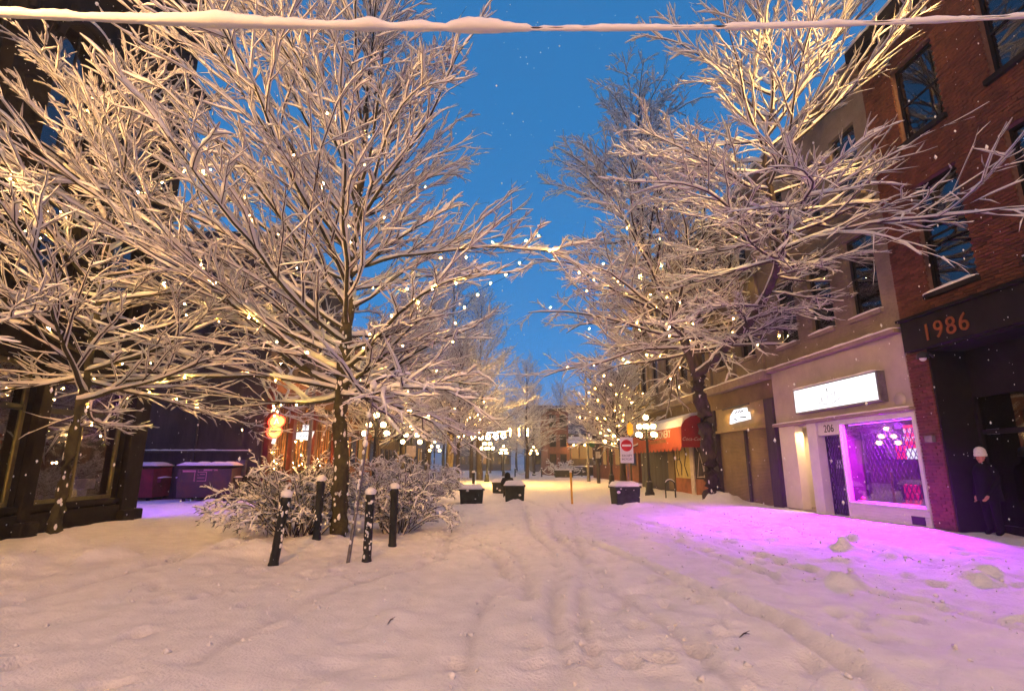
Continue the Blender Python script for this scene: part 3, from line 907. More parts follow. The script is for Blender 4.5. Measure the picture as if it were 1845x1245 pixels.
# pier beside the door, jambs, riser, window frame
box_part("door_pier", "white_paint", ps, XR-0.04, XR+0.35, 16.28, 16.76, 0, 2.857, bevel=0.01)
box_part("number_panel", "white_paint", ps, XR+0.02, XR+0.3, 15.22, 16.277, 2.45, 2.857)
text_part("house_number", "206", 0.32, (XR+0.012, 15.72, 2.63), RIGHT_TXT, "ink", ps, 0.004)
fr = MB()
fr.box(XR-0.03, XR+0.12, 12.36, 12.46, 0.50, 2.857).box(XR-0.03, XR+0.12, 15.14, 15.22, 0.0, 2.857)
fr.box(XR-0.03, XR+0.12, 12.46, 15.14, 2.72, 2.857).box(XR-0.06, XR+0.12, 12.38, 15.14, 0.50, 0.56)
fr.build("window_frame", "white_paint", ps)
for i in range(6):
    box_part("riser_board", "white_paint", ps, XR-0.02 - 0.004*(i % 2), XR+0.1, 12.38, 15.13, 0.07+i*0.071, 0.07+i*0.071+0.064)
box_part("riser_vent", "black_panel", ps, XR-0.034, XR-0.005, 12.55, 12.95, 0.16, 0.36)
box_part("plinth", "dark_stone", ps, XR-0.08, XR+0.3, 12.36, 16.25, -0.1, 0.066)
box_part("display_pane", "pane", ps, XR+0.03, XR+0.036, 12.46, 15.14, 0.56, 2.72)
# room behind the display
room = MB()
room.box(XR+2.9, XR+2.95, 12.37, 16.7, 0.07, 2.95).box(XR+0.13, XR+2.9, 12.37, 12.42, 0.07, 2.95).box(XR+0.4, XR+2.9, 16.70, 16.75, 0.07, 2.95)
room.box(XR+0.13, XR+2.9, 12.42, 16.7, 2.90, 2.955).box(XR+0.13, XR+2.9, 12.42, 16.7, 0.0, 0.068)
room.build("shop_room", "shop_inside", ps)
box_part("light_baffle", "dark_interior", ps, XR+0.125, XR+2.88, 15.145, 15.215, 0.07, 2.895)  # panel added to keep the violet light off the door pier
box_part("display_shelf", "shop_inside", ps, XR+0.13, XR+0.75, 12.46, 15.1, 0.50, 0.56)
fix = MB()
for y in (12.9, 13.5, 14.1, 14.7):
    fix.lathe([(0.0, 0.03), (0.055, 0.03), (0.06, 0.0), (0.0, 0.0)], (XR+0.50, y, 2.872), 10)
fix.build("ceiling_spots", "purple_tube", ps)
MB().tube([(XR+0.22, 12.5, 2.69), (XR+0.22, 15.1, 2.69)], 0.012, 6).build("led_strip", "purple_tube", ps)
MB().tube([(XR+0.20, 12.5, 0.585), (XR+0.20, 15.1, 0.585)], 0.010, 6).build("led_strip", "purple_tube", ps)
for i, y in enumerate((13.3, 13.8, 14.3)):
    ld = bpy.data.lights.new("violet_spot", 'SPOT'); ld.energy = 5200; ld.color = (0.50, 0.006, 1.0); ld.shadow_soft_size = 0.06; ld.spot_size = R(146); ld.spot_blend = 0.45
    l = bpy.data.objects.new("violet_spot", ld); COL.objects.link(l); l.location = (XR+0.37, y, 2.85)
    l.rotation_euler = Vector((0.72, 0.0, 0.69)).to_track_quat('Z', 'Y').to_euler()
    attach(l, ps)
ld = bpy.data.lights.new("room_light", 'POINT'); ld.energy = 480; ld.color = (0.52, 0.06, 1.0); ld.shadow_soft_size = 0.1
l = bpy.data.objects.new("room_light", ld); COL.objects.link(l); l.location = (XR+0.75, 13.9, 2.6); attach(l, ps)
# shop door with scissor gate
box_part("shop_door", "blue_grey", ps, XR+0.32, XR+0.36, 15.24, 16.26, 0.1, 2.44)
box_part("door_pane", "dark_pane", ps, XR+0.30, XR+0.31, 15.38, 16.12, 0.95, 2.2)
box_part("door_notice", "sign_white", ps, XR+0.285, XR+0.296, 15.75, 15.98, 1.45, 1.72)
def lattice(name, label, x, y0, y1, z0, z1, w, h):
    g_ = thing(name, label, "gate", (x, (y0+y1)/2, z0))
    unit_ = MB().box(-0.006, 0.006, -0.009, 0.009, 0, 1).build("gate_bar", "black_iron")
    first = True
    sl = h/w
    k = 0
    for sg in (1, -1):
        c = -(z1-z0)/sl
        while c < (y1-y0):
            pts = []
            ya = c; yb = c + (z1-z0)/sl
            a, b = max(0, ya), min(y1-y0, yb)
            if b - a > 0.05:
                za, zb = (a-c)*sl, (b-c)*sl
                p = Vector((0, a, za)); q = Vector((0, b, zb))
                if sg < 0: p.y, q.y = (y1-y0)-p.y, (y1-y0)-q.y
                o = unit_ if first else unit_.copy()
                if not first: COL.objects.link(o)
                first = False
                o.parent = g_
                d = q - p
                o.location = p + Vector((0.006*sg, -(y1-y0)/2, 0))
                o.rotation_euler = d.to_track_quat('Z', 'X').to_euler(); o.scale = (1, 1, d.length)
            c += w
    for y in (y0, y1):
        box_part("gate_post", "black_iron", g_, x-0.018, x+0.018, y-0.018, y+0.018, z0-0.02, z1+0.02)
    return g_
lattice("scissor_gate", "black folding lattice gate behind the violet display window", XR+0.52, 13.05, 15.05, 0.62, 2.5, 0.16, 0.30)
lattice("scissor_gate", "black folding lattice gate over the shop door under number 206", XR+0.22, 15.30, 16.22, 0.12, 2.40, 0.115, 0.26)
# goods in the window
po = thing("poster_board", "red and white poster board hanging in the violet shop window", "poster", (XR+1.0, 13.65, 1.8))
box_part("board", "glow_red", po, XR+1.0, XR+1.03, 13.15, 14.05, 2.0, 2.62)  # the poster is no lamp; its glow is put into the material
box_part("white_strip", "glow_white", po, XR+0.99, XR+1.03, 13.12, 14.05, 1.72, 1.995)
text_part("poster_letters", "0 65 47 R6 8", 0.17, (XR+0.99, 13.6, 2.46), RIGHT_TXT, "glow_white", po, 0.002)
text_part("poster_letters", "TATGZOTAT", 0.17, (XR+0.99, 13.6, 2.24), RIGHT_TXT, "glow_white", po, 0.002)
ns_ = thing("red_sign", "small bright red sign left of the poster in the violet window", "sign", (XR+1.0, 14.25, 1.7))
box_part("face", "glow_red", ns_, XR+1.0, XR+1.03, 14.08, 14.42, 1.72, 2.08)
text_part("letter", "H", 0.30, (XR+0.99, 14.24, 1.9), RIGHT_TXT, "dark_red", ns_, 0.002)
rk = thing("bottle_rack", "rack of narrow bottles at the right of the violet window", "rack", (XR+0.9, 12.85, 1.4))
rk_b = MB()
for zz in (1.42, 1.72, 2.02, 2.32):
    rk_b.box(XR+0.72, XR+0.98, 12.5, 13.1, zz-0.03, zz-0.006)
rk_b.box(XR+0.98, XR+1.0, 12.48, 13.12, 1.35, 2.62).build("frame", "black_panel", rk)
bt = MB(); bt2 = MB()
for zz in (1.42, 1.72, 2.02, 2.32):
    for i in range(11):
        y = 12.53 + i*0.052; m_ = bt if rgb.random() < 0.72 else bt2
        m_.lathe([(0.001,0),(0.018,0.0),(0.018,0.13),(0.007,0.17),(0.007,0.21),(0.001,0.212)], (XR+0.85, y, zz-0.004), 6)
tag(bt.build("bottles", "sign_white", rk), kind="stuff"); tag(bt2.build("dark_bottles", "yellow_paint", rk), kind="stuff")
cn = thing("display_counter", "dark counter with a pale box standing inside the violet window", "counter", (XR+1.5, 13.6, 0.07))
box_part("counter", "dark_wood", cn, XR+1.3, XR+1.9, 12.6, 14.2, 0.07, 1.0, bevel=0.01); box_part("box", "cream", cn, XR+1.28, XR+1.6, 12.55, 13.0, 1.005, 1.35)
bear = MB(); bear.ball((XR+1.5, 13.55, 1.28), 0.27, sz=1.05); bear.ball((XR+1.48, 13.55, 1.66), 0.17); bear.ball((XR+1.46, 13.42, 1.80), 0.06); bear.ball((XR+1.46, 13.68, 1.80), 0.06)
tag(bear.build("plush_toy", "sign_white"), "pale rounded plush figure behind the lattice in the violet window", "toy")
ch = thing("red_chair", "dim red chair low behind the lattice of the violet window", "chair", (XR+1.05, 14.1, 0.07))
c_ = MB(); c_.box(XR+1.02, XR+1.10, 13.85, 14.4, 0.55, 1.05); c_.build("backrest", "dark_red", ch, 0.03); box_part("seat", "dark_red", ch, XR+0.62+0.25, XR+1.02, 13.85, 14.4, 0.48, 0.56, bevel=0.02)
for yy in (13.88, 14.34): box_part("leg", "black_iron", ch, XR+0.9, XR+0.93, yy, yy+0.03, 0.068, 0.48)
pk = MB(); pk.ball((XR+0.30, 12.62, 0.665), 0.10, sz=0.9); tag(pk.build("pumpkin", "orange_panel"), "round orange gourd in the right corner of the display window", "gourd")
pk = MB(); pk.ball((XR+0.28, 15.0, 0.635), 0.07, sz=0.9); tag(pk.build("pumpkin", "orange_panel"), "small orange gourd in the left corner of the display window", "gourd")
# lit doorway between shop and shutter
dw = MB()
dw.box(XR+1.25, XR+1.3, 16.765, 18.5, 0, 2.86).box(XR+0.3, XR+1.25, 18.46, 18.5, 0, 2.86).box(XR+0.36, XR+1.25, 16.765, 16.80, 0, 2.86).box(XR+0.2, XR+1.25, 16.80, 18.46, 2.80, 2.858)
dw.build("doorway_wall", "cream", ps)
MB().box(XR+0.02, XR+0.30, 17.55, 18.5, 0, 2.857).build("cream_wall", "cream", ps)
box_part("doorway_floor", "beige_wall", ps, XR-0.05, XR+1.25, 16.77, 18.5, -0.05, 0.14)
dr = box_part("side_door", "white_paint", ps, XR+1.18, XR+1.245, 16.85, 17.5, 0.145, 2.15)
h_ = MB().box(XR+1.12, XR+1.178, 17.38, 17.44, 0.95, 1.12).build("handle", "black_iron"); h_.parent = dr
box_part("transom", "yellow_paint", ps, XR+1.19, XR+1.245, 16.85, 17.5, 2.2, 2.75)
MB().lathe([(0.0,0.0),(0.11,0.0),(0.12,0.04),(0.11,0.06)], (XR+0.55, 17.2, 2.735), 14).build("ceiling_light", "ceiling_lamp", ps)
ld = bpy.data.lights.new("doorway_light", 'SPOT'); ld.energy = 190; ld.color = (1.0, 0.66, 0.30); ld.shadow_soft_size = 0.1; ld.spot_size = R(170)
l = bpy.data.objects.new("doorway_light", ld); COL.objects.link(l); l.location = (XR+0.55, 17.2, 2.70); attach(l, ps)
# the glowing box sign
sg = thing("lightbox_sign", "glowing white box sign above the violet shop window", "sign", (XR-0.2, 15.0, 3.2))
box_part("case", "grey_metal", sg, XR-0.24, XR-0.021, 13.10, 16.94, 3.17, 3.98, bevel=0.01)
box_part("face", "lightbox", sg, XR-0.25, XR-0.242, 13.16, 16.88, 3.22, 3.93)
mk = MB()
def line(p, q, r=0.006): mk.tube([(XR-0.254, p[0], p[1]), (XR-0.254, q[0], q[1])], r, 4)
line((15.62,3.40),(15.10,3.29)); line((15.10,3.29),(14.55,3.47))
line((15.30,3.62),(15.20,3.53)); line((15.08,3.65),(15.20,3.53)); line((15.20,3.53),(15.21,3.44))
line((15.0,3.63),(14.92,3.47)); line((14.84,3.66),(14.85,3.48)); line((15.5,3.56),(15.42,3.42)); line((15.5,3.43),(15.42,3.55))
line((15.18,3.80),(15.18,3.72), 0.014); line((15.27,3.70),(15.09,3.70), 0.006)
mk.build("faint_lettering", "grey_metal", sg)
snow_strip(XR-0.24, XR-0.03, 13.12, 16.9, 3.98, 0.05).build("snow_cap", "snow", sg)

# ------------------------------------------------------------------ right side: brown house with the rolled shutter and the awning
bw = thing("brown_house", "brown house with a closed roller shutter and graffiti beyond the pale shop", "building", (XR, 27.0, 0))
wins = [(19.6+i*2.35, 20.7+i*2.35, 5.7, 8.0) for i in range(7)] + [(19.6+i*2.35, 20.7+i*2.35, 9.0, 11.0) for i in range(7)]
wall_with_openings(MB(), XR+0.03, XR+0.4, 18.552, 35.8, 4.93, 12.0, wins).build("upper_wall", "beige_wall", bw)
for o in wins:
    window(bw, XR, -1, *o, frame="black_panel", pane="dark_pane", bars=(0, 1), sillmat="beige_wall")
for i in range(8):
    box_part("pilaster", "beige_wall", bw, XR-0.10, XR+0.03, 18.9+i*2.35, 19.25+i*2.35, 4.93, 11.9)
MB().box(XR+0.45, XR+9, 18.553, 35.8, -0.1, 12.0).build("house_body", "brown_wall", bw)
box_part("roof_cornice", "beige_wall", bw, XR-0.4, XR+0.6, 18.552, 35.9, 12.003, 12.4, bevel=0.03)
snow_strip(XR-0.4, XR+0.6, 18.56, 35.9, 12.4, 0.12).build("roof_snow", "snow", bw)
box_part("cornice", "beige_wall", bw, XR-0.32, XR+0.42, 18.565, 35.9, 4.62, 4.925, bevel=0.03)
snow_strip(XR-0.32, XR, 18.57, 35.8, 4.925, 0.08).build("cornice_snow", "snow", bw)
box_part("fascia", "brown_wall", bw, XR+0.0, XR+0.44, 18.60, 35.8, 3.95, 4.615)
box_part("sign_band", "shutter", bw, XR+0.02, XR+0.44, 19.2, 23.6, 3.02, 3.947)
box_part("lintel", "shutter", bw, XR-0.06, XR+0.44, 19.2, 23.6, 2.90, 3.017, bevel=0.01)
box_part("dark_pilaster", "dark_wood", bw, XR-0.08, XR+0.44, 18.605, 19.197, -0.1, 3.947, bevel=0.01)
box_part("dark_pilaster", "dark_wood", bw, XR-0.06, XR+0.44, 23.603, 24.05, -0.1, 3.947, bevel=0.01)
def shutter(y0, y1, z0, z1):
    n = int((z1-z0)/0.055); poly = []
    for i in range(n):
        z_ = z0 + (z1-z0)*i/n; dz = (z1-z0)/n
        poly += [(XR+0.16, z_), (XR+0.125, z_+dz*0.25), (XR+0.125, z_+dz*0.75)]
    poly += [(XR+0.16, z1), (XR+0.2, z1), (XR+0.2, z0)]
    return MB().prism(poly, 'y', y0, y1).build("roller_shutter", "shutter", bw)
shutter(19.2, 21.05, 0.05, 2.897); shutter(21.2, 23.6, 0.05, 2.897)
box_part("shutter_post", "dark_wood", bw, XR+0.05, XR+0.2, 21.053, 21.197, 0.0, 2.897)
sl_ = MB().tube([(XR-0.28, 19.9, 3.85), (XR-0.28, 22.2, 3.85)], 0.03, 8).build("wash_light", "black_iron", bw)
for y in (20.3, 21.3, 22.4):
    ld = bpy.data.lights.new("wash_lamp", 'SPOT'); ld.energy = 26; ld.color = (1.0, 0.62, 0.20); ld.spot_size = R(130); ld.spot_blend = 0.8; ld.shadow_soft_size = 0.06
    l = bpy.data.objects.new("wash_lamp", ld); COL.objects.link(l); l.location = (XR-0.30, y, 3.80); l.rotation_euler = Vector((-0.35, 0, 1)).to_track_quat('Z', 'Y').to_euler(); attach(l, bw)
# graffiti panels and lower front under the awning
for i, (a, b) in enumerate(((24.1, 26.6), (27.1, 29.4))):
    box_part("base_panel", "orange_panel", bw, XR+0.05, XR+0.44, a, b, 0.0, 0.85)
    box_part("painted_panel", "yellow_paint" if i else "dark_wood", bw, XR+0.07, XR+0.44, a, b, 0.853, 2.8)
box_part("post", "pale_paint", bw, XR+0.0, XR+0.44, 26.62, 27.08, 0.0, 3.94)
box_part("post", "brown_wall", bw, XR+0.0, XR+0.44, 29.42, 30.4, 0.0, 3.94)
box_part("head_panel", "dark_wood", bw, XR+0.03, XR+0.44, 24.06, 29.4, 2.803, 3.94)
for i in range(9):
    y = 30.42 + i*0.6
    box_part("wall_board", "blue_wood", bw, XR+0.03 + 0.012*(i % 2), XR+0.44, y, y+0.585, 0.0, 3.94)
gf = MB()
def scrawl(pts, r=0.022):
    P = [(XR+0.065, *p) for p in pts]; gf.tube(P, r, 5)
scrawl([(26.3,1.0),(26.1,1.6),(25.9,2.1),(25.6,1.5),(25.5,1.0)]); scrawl([(25.2+0.28*math.cos(a/6*math.pi), 1.4+0.32*math.sin(a/6*math.pi)) for a in range(13)])
scrawl([(24.6+0.25*math.cos(a/6*math.pi), 1.25+0.26*math.sin(a/6*math.pi)) for a in range(13)]); scrawl([(26.4,0.95),(25.6,0.98),(24.9,0.9),(24.25,1.02)])
scrawl([(25.0,2.6),(24.8,2.2),(24.5,2.6),(24.3,2.2)], 0.015); scrawl([(26.5,2.6),(26.1,2.2)], 0.015)
gf.build("white_graffiti", "pale_paint", bw)
gf = MB()
scrawl([(29.2,2.6),(29.0,2.0),(29.2,1.4),(28.9,0.95)], 0.03); scrawl([(28.6,2.6),(28.7,1.9),(28.4,1.5),(28.5,1.0)], 0.03); scrawl([(28.95,1.8),(28.65,1.85)], 0.03); scrawl([(28.0,2.6),(27.7,2.1),(28.0,1.5),(27.6,0.95)], 0.03)
gf.build("dark_graffiti", "ink", bw)
# awning
aw = thing("awning", "snow-topped red awning with lettering over the graffiti front", "awning", (XR, 29.0, 2.3))
prof = [(XR-0.02, 3.92), (XR-0.45, 3.86), (XR-0.78, 3.66), (XR-0.98, 3.35), (XR-1.02, 2.72), (XR-1.02, 2.36), (XR-0.99, 2.36), (XR-0.99, 3.33), (XR-0.75, 3.62), (XR-0.44, 3.82), (XR-0.02, 3.88)]
MB().prism(prof, 'y', 25.32, 34.0).build("cover", "red_fabric", aw)
endp = [(XR-0.02, 3.91), (XR-0.45, 3.85), (XR-0.78, 3.65), (XR-0.98, 3.34), (XR-1.01, 2.72), (XR-1.01, 2.36), (XR-0.02, 2.36)]
MB().prism(endp, 'y', 25.26, 25.30).build("end_panel", "dark_red", aw)
sp_ = MB()
prof2 = [(XR-0.02, 4.06), (XR-0.46, 4.0), (XR-0.84, 3.77), (XR-0.99, 3.36), (XR-0.78, 3.665), (XR-0.45, 3.865), (XR-0.02, 3.925)]
sp_.prism(prof2, 'y', 25.32, 34.0).build("snow_cap", "snow", aw)
text_part("lettering", "CONFECTIONERY", 0.56, (XR-1.03, 29.0, 3.08), RIGHT_TXT, "cream", aw, 0.004)
box_part("lettering_bar", "orange_panel", aw, XR-1.035, XR-1.022, 27.4, 31.0, 2.66, 2.84)
t_ = text_part("script_lettering", "Coca-Cola", 0.23, (XR-0.50, 25.25, 2.75), FRONT_TXT, "pale_paint", aw, 0.003, shear=0.35)
val = MB()
for i in range(14):
    y = 25.35 + i*0.62
    val.prism([(y, 2.37), (y+0.6, 2.37), (y+0.45, 2.22), (y+0.15, 2.22)], 'x', XR-1.02, XR-1.0)
val.build("valance", "red_fabric", aw)
ss = thing("shutter_sign", "small lit white sign on the brown band above the shutter", "sign", (XR-0.1, 21.2, 3.3))
MB().prism([(22.0,3.22),(21.9,3.55),(21.5,3.78),(20.55,3.78),(20.5,3.60),(20.35,3.58),(20.32,3.30),(21.5,3.26)], 'x', XR-0.12, XR-0.02).build("face", "lightbox", ss)
mk = MB()
for (a, b) in (((21.4,3.62),(21.2,3.70)), ((21.15,3.62),(21.0,3.70)), ((20.95,3.64),(20.7,3.66)), ((21.5,3.40),(21.3,3.34)), ((21.0,3.42),(20.5,3.40))):
    mk.tube([(XR-0.125, *a), (XR-0.125, *b)], 0.02, 4)
mk.build("lettering", "ink", ss)
# ------------------------------------------------------------------ left side: the dark stone building with arched windows
st = thing("stone_building", "dark stone corner building with arched windows and a big shop window on the left", "building", (XL, 8.0, 0))
arch = [(13.35, 15.0), (10.75, 12.4), (8.15, 9.8), (5.5, 7.15)]
ZA = 10.9
ops = [(a, b, 8.4, 12.0) for a, b in arch] + [(a+0.1, b-0.1, 5.4, 7.6) for a, b in arch] + [(12.25, 15.0, 0.72, 3.75), (9.0, 11.9, 0.72, 3.75), (5.8, 8.6, 0.72, 3.75)]
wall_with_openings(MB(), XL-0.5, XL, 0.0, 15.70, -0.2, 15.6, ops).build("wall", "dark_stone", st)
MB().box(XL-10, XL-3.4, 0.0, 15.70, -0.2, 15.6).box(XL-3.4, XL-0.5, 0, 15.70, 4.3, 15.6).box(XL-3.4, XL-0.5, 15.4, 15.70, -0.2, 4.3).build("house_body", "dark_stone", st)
def arch_fill(y0, y1, z0, ztop):
    """the stone left over between a round arch and its square opening, and its moulding"""
    c = (y0+y1)/2; r = (y1-y0)/2; n = 10
    for sgn in (-1, 1):
        pts = [(c + sgn*r, z0)]
        pts += [(c + sgn*r*math.cos(math.pi/2*i/n), z0 + r*math.sin(math.pi/2*i/n)) for i in range(1, n+1)]
        pts += [(c, ztop), (c + sgn*r, ztop)]
        MB().prism(pts, 'x', XL-0.4, XL-0.002).build("arch_spandrel", "dark_stone", st)
    m = MB(); m.tube([(XL+0.03, c + (r+0.12)*math.cos(math.pi*i/20), z0 + (r+0.12)*math.sin(math.pi*i/20)) for i in range(21)], 0.10, 8); m.build("arch_moulding", "dark_stone", st)
    s_ = MB(); s_.tube([(XL+0.07, c + (r+0.21)*math.cos(math.pi*i/20), z0 + (r+0.21)*math.sin(math.pi*i/20)) for i in range(3, 18)], [0.02]+[0.06]*13+[0.02], 6); s_.build("arch_snow", "snow", st)
    for k in range(12):
        a = math.pi*(k+0.5)/12
        p = Vector((XL+0.10, c + (r+0.34)*math.cos(a), z0 + (r+0.34)*math.sin(a)))
        MB().box(p.x-0.10, p.x+0.02, p.y-0.06, p.y+0.06, p.z-0.06, p.z+0.06).build("dentil", "dark_stone", st)
for a, b in arch:
    arch_fill(a, b, ZA + 0.2, 12.0)
    window(st, XL, 1, a, b, 8.4, 12.0, frame="dark_frame", pane="dark_pane", bars=(1, 1), depth=0.3, sillmat="dark_stone")
    window(st, XL, 1, a+0.1, b-0.1, 5.4, 7.6, frame="dark_frame", pane="dark_pane", bars=(1, 1), depth=0.25, sillmat="dark_stone")
for z_, d, h in ((13.2, 0.42, 0.32), (8.0, 0.22, 0.18), (4.55, 0.30, 0.30), (15.6, 0.6, 0.5)):
    box_part("string_course", "dark_stone", st, XL-0.3, XL+d, 0.0, 15.70+d, z_, z_+h, bevel=0.02)
    snow_strip(XL-0.0, XL+d, 0.0, 15.70+d, z_+h, 0.10).build("course_snow", "snow", st)
box_part("base_course", "dark_stone", st, XL+0.003, XL+0.12, 0.0, 15.05, -0.1, 0.55, bevel=0.02)
for (a, b) in ((15.05, 15.72), (11.92, 12.23), (8.62, 8.98)):
    box_part("pier", "dark_stone", st, XL+0.003, XL+0.16, a, b, 0.4, 4.54, bevel=0.02)
    box_part("pier_base", "dark_stone", st, XL+0.004, XL+0.30, a-0.06, b+0.08, -0.1, 0.40, bevel=0.04)
for a, b in ((12.25, 15.0), (9.0, 11.9), (5.8, 8.6)):
    w = window(st, XL, 1, a, b, 0.72, 3.75, frame="olive_frame", pane="shop_pane", bars=(1, 0), depth=0.12, fw=0.09, sill=True, sillmat="dark_stone", snow=False, back=None)
    box_part("transom_bar", "dark_frame", st, XL-0.21, XL-0.11, a+0.09, b-0.09, 2.72, 2.84)
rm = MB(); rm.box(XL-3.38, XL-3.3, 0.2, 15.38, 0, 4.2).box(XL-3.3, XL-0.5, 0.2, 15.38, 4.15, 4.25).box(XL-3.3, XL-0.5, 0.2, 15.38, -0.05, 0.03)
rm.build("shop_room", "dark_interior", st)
ct = thing("shop_counter", "dark counter with boxes inside the left shop window", "counter", (XL-1.9, 13.0, 0))
box_part("counter", "dark_wood", ct, XL-2.2, XL-1.5, 10.5, 14.6, 0.03, 0.98, bevel=0.02)
for y in (13.95, 14.2): box_part("stacked_box", "cream", ct, XL-1.4+0.9, XL-1.1+0.9, y-0.05, y+0.28, 0.745+(0.24 if y > 14.1 else 0), 0.98+(0.24 if y > 14.1 else 0))
fl = thing("shop_lights", "row of small warm lamps glowing inside the left shop window", "lights", (XL-2.0, 13.0, 2.0))
bl_ = MB(); rgq = random.Random(8)
for i in range(22):
    bl_.ball((XL-rgq.uniform(0.9, 3.0), rgq.uniform(9.5, 14.7), rgq.choice((1.55, 1.62, 1.75, 3.2, 3.5))), 0.022, 6, 4)
tag(bl_.build("bulbs", "bulb", fl), kind="stuff")
sgl = thing("window_sign", "small bright sign inside the window at the left edge", "sign", (XL-0.6, 11.6, 3.0)); box_part("face", "lightbox", sgl, XL-0.62, XL-0.6, 11.25, 11.78, 3.02, 3.14); box_part("bracket", "black_iron", sgl, XL-0.615, XL-0.605, 11.5, 11.52, 3.14, 4.15)
MB().tube([(XL-0.9, 12.4, 4.05), (XL-0.9, 15.0, 4.05)], 0.03, 6).build("added_violet_tube", "purple_tube", st)  # strip lamp added to give this window its violet glow
ld = bpy.data.lights.new("added_violet_glow", 'POINT'); ld.energy = 110; ld.color = (0.42, 0.05, 1.0); ld.shadow_soft_size = 0.15
l = bpy.data.objects.new("added_violet_glow", ld); COL.objects.link(l); l.location = (XL-0.9, 14.2, 3.95); attach(l, st)
# violet floodlight on the alley side
fd = thing("alley_floodlight", "violet floodlight fixed above the alley beside the stone building", "lamp", (-11.2, 15.95, 4.1))
MB().box(-11.4, -11.0, 15.72, 15.92, 3.95, 4.2).build("housing", "black_iron", fd); box_part("lens", "purple_tube", fd, -11.35, -11.05, 15.925, 15.935, 3.98, 4.17)
ld = bpy.data.lights.new("violet_flood", 'SPOT'); ld.energy = 1300; ld.color = (0.26, 0.06, 1.0); ld.spot_size = R(105); ld.spot_blend = 0.7; ld.shadow_soft_size = 0.1
l = bpy.data.objects.new("violet_flood", ld); COL.objects.link(l); l.location = (-11.2, 15.99, 4.05); l.rotation_euler = Vector((-0.04, -0.55, 0.83)).to_track_quat('Z', 'Y').to_euler(); attach(l, fd)

# ------------------------------------------------------------------ left side: the timber-fronted restaurant beyond the alley
rs = thing("timber_restaurant", "dark timber-fronted restaurant with red posts and warm windows beyond the alley", "building", (XL, 30, 0))
wops = [(24.75, 27.1, 1.25, 4.6), (27.35, 30.6, 1.25, 4.6), (30.85, 34.3, 1.25, 4.6)] + [(25.4+i*2.3, 26.6+i*2.3, 6.3, 8.4) for i in range(5)] + [(25.4+i*2.3, 26.6+i*2.3, 9.4, 11.2) for i in range(5)]
wall_with_openings(MB(), XL-0.35, XL, 24.0, 37.0, -0.2, 12.4, wops).build("wall", "dark_wood", rs)
MB().box(XL-9, XL-2.5, 24.0, 37.0, -0.2, 12.4).box(XL-2.5, XL-0.35, 24.0, 24.3, -0.2, 12.4).box(XL-2.5, XL-0.35, 24.3, 37, 5.2, 12.4).build("house_body", "dark_wood", rs)
for y in (24.35, 27.22, 30.72, 34.6):
    box_part("red_post", "red_paint", rs, XL+0.003, XL+0.22, y-0.22, y+0.22, -0.1, 4.78, bevel=0.02)
box_part("wall_ledge", "dark_wood", rs, -17.0, XL-0.4, 23.85, 23.997, 2.05, 2.15); snow_strip(-17.0, XL-0.4, 23.85, 23.995, 2.15, 0.05).build("ledge_snow", "snow", rs)
MB().tube([(-12.6, 23.9, 0), (-12.6, 23.9, 11.5)], 0.06, 8).build("drain_pipe", "dark_frame", rs); MB().tube([(-15.6, 23.93, 0.8), (-15.6, 23.93, 6.5), (-13.0, 23.93, 6.5)], 0.03, 6).build("conduit", "grey_metal", rs)
box_part("meter_box", "grey_metal", rs, -10.75, -10.35, 23.8, 23.997, 1.1, 1.75, bevel=0.01)
dr2 = box_part("alley_door", "dark_frame", rs, -17.6, -16.6, 23.93, 23.997, 0.0, 2.05); box_part("step", "dark_stone", rs, -17.7, -16.5, 23.4, 23.99, -0.1, 0.12)
box_part("beam", "wood_beam", rs, XL+0.003, XL+0.35, 24.1, 36.9, 4.79, 5.55, bevel=0.02)
snow_strip(XL, XL+0.35, 24.1, 36.9, 5.55, 0.1).build("beam_snow", "snow", rs)
for o in wops[:3]:
    window(rs, XL, 1, *o, frame="wood_beam", pane="pane", bars=(6, 0), depth=0.1, sillmat="dark_wood", snow=False, back=None)
for o in wops[3:]:
    window(rs, XL, 1, *o, frame="dark_frame", pane="dark_pane", bars=(0, 1), sillmat="dark_stone")
MB().box(XL-2.48, XL-2.4, 24.3, 37, 0, 5.15).box(XL-2.4, XL-0.35, 24.3, 37, -0.05, 0.1).box(XL-2.4, XL-0.35, 24.3, 37, 4.9, 5.0).build("dining_room", "interior", rs)
box_part("roof_cornice", "dark_wood", rs, XL-0.5, XL+0.5, 23.9, 37.2, 12.403, 12.75); snow_strip(XL-0.5, XL+0.5, 23.9, 37.2, 12.75, 0.14).build("roof_snow", "snow", rs)
for y in (26.0, 29.0, 32.5):
    MB().lathe([(0.02,0.5),(0.03,0.12),(0.22,0.0),(0.20,-0.02)], (XL-1.2, y, 3.6), 12).build("pendant_shade", "black_iron", rs)
    MB().ball((XL-1.2, y, 3.58), 0.07, 8, 6).build("pendant_bulb", "ceiling_lamp", rs)
    ld = bpy.data.lights.new("pendant_light", 'POINT'); ld.energy = 170; ld.color = (1.0, 0.45, 0.11); ld.shadow_soft_size = 0.08
    l = bpy.data.objects.new("pendant_light", ld); COL.objects.link(l); l.location = (XL-1.2, y, 3.4); attach(l, rs)
fy = thing("fairy_lights", "sprinkle of tiny warm lights behind the restaurant windows", "string lights", (XL-0.4, 29, 1.3))
fb = MB(); fw_ = MB(); pts = []
for i in range(90):
    y = rgq.uniform(24.9, 34.2); z_ = 1.35 + abs(rgq.gauss(0, 0.75)); pts.append((XL-0.35-rgq.uniform(0.05, 0.3), y, min(z_, 3.4)))
for p in pts: fb.ball(p, 0.022, 5, 4)
pts.sort(key=lambda p: p[1]); fw_.tube(pts, 0.003, 3).build("wire", "cable", fy)
tag(fb.build("bulbs", "bulb", fy), kind="stuff")
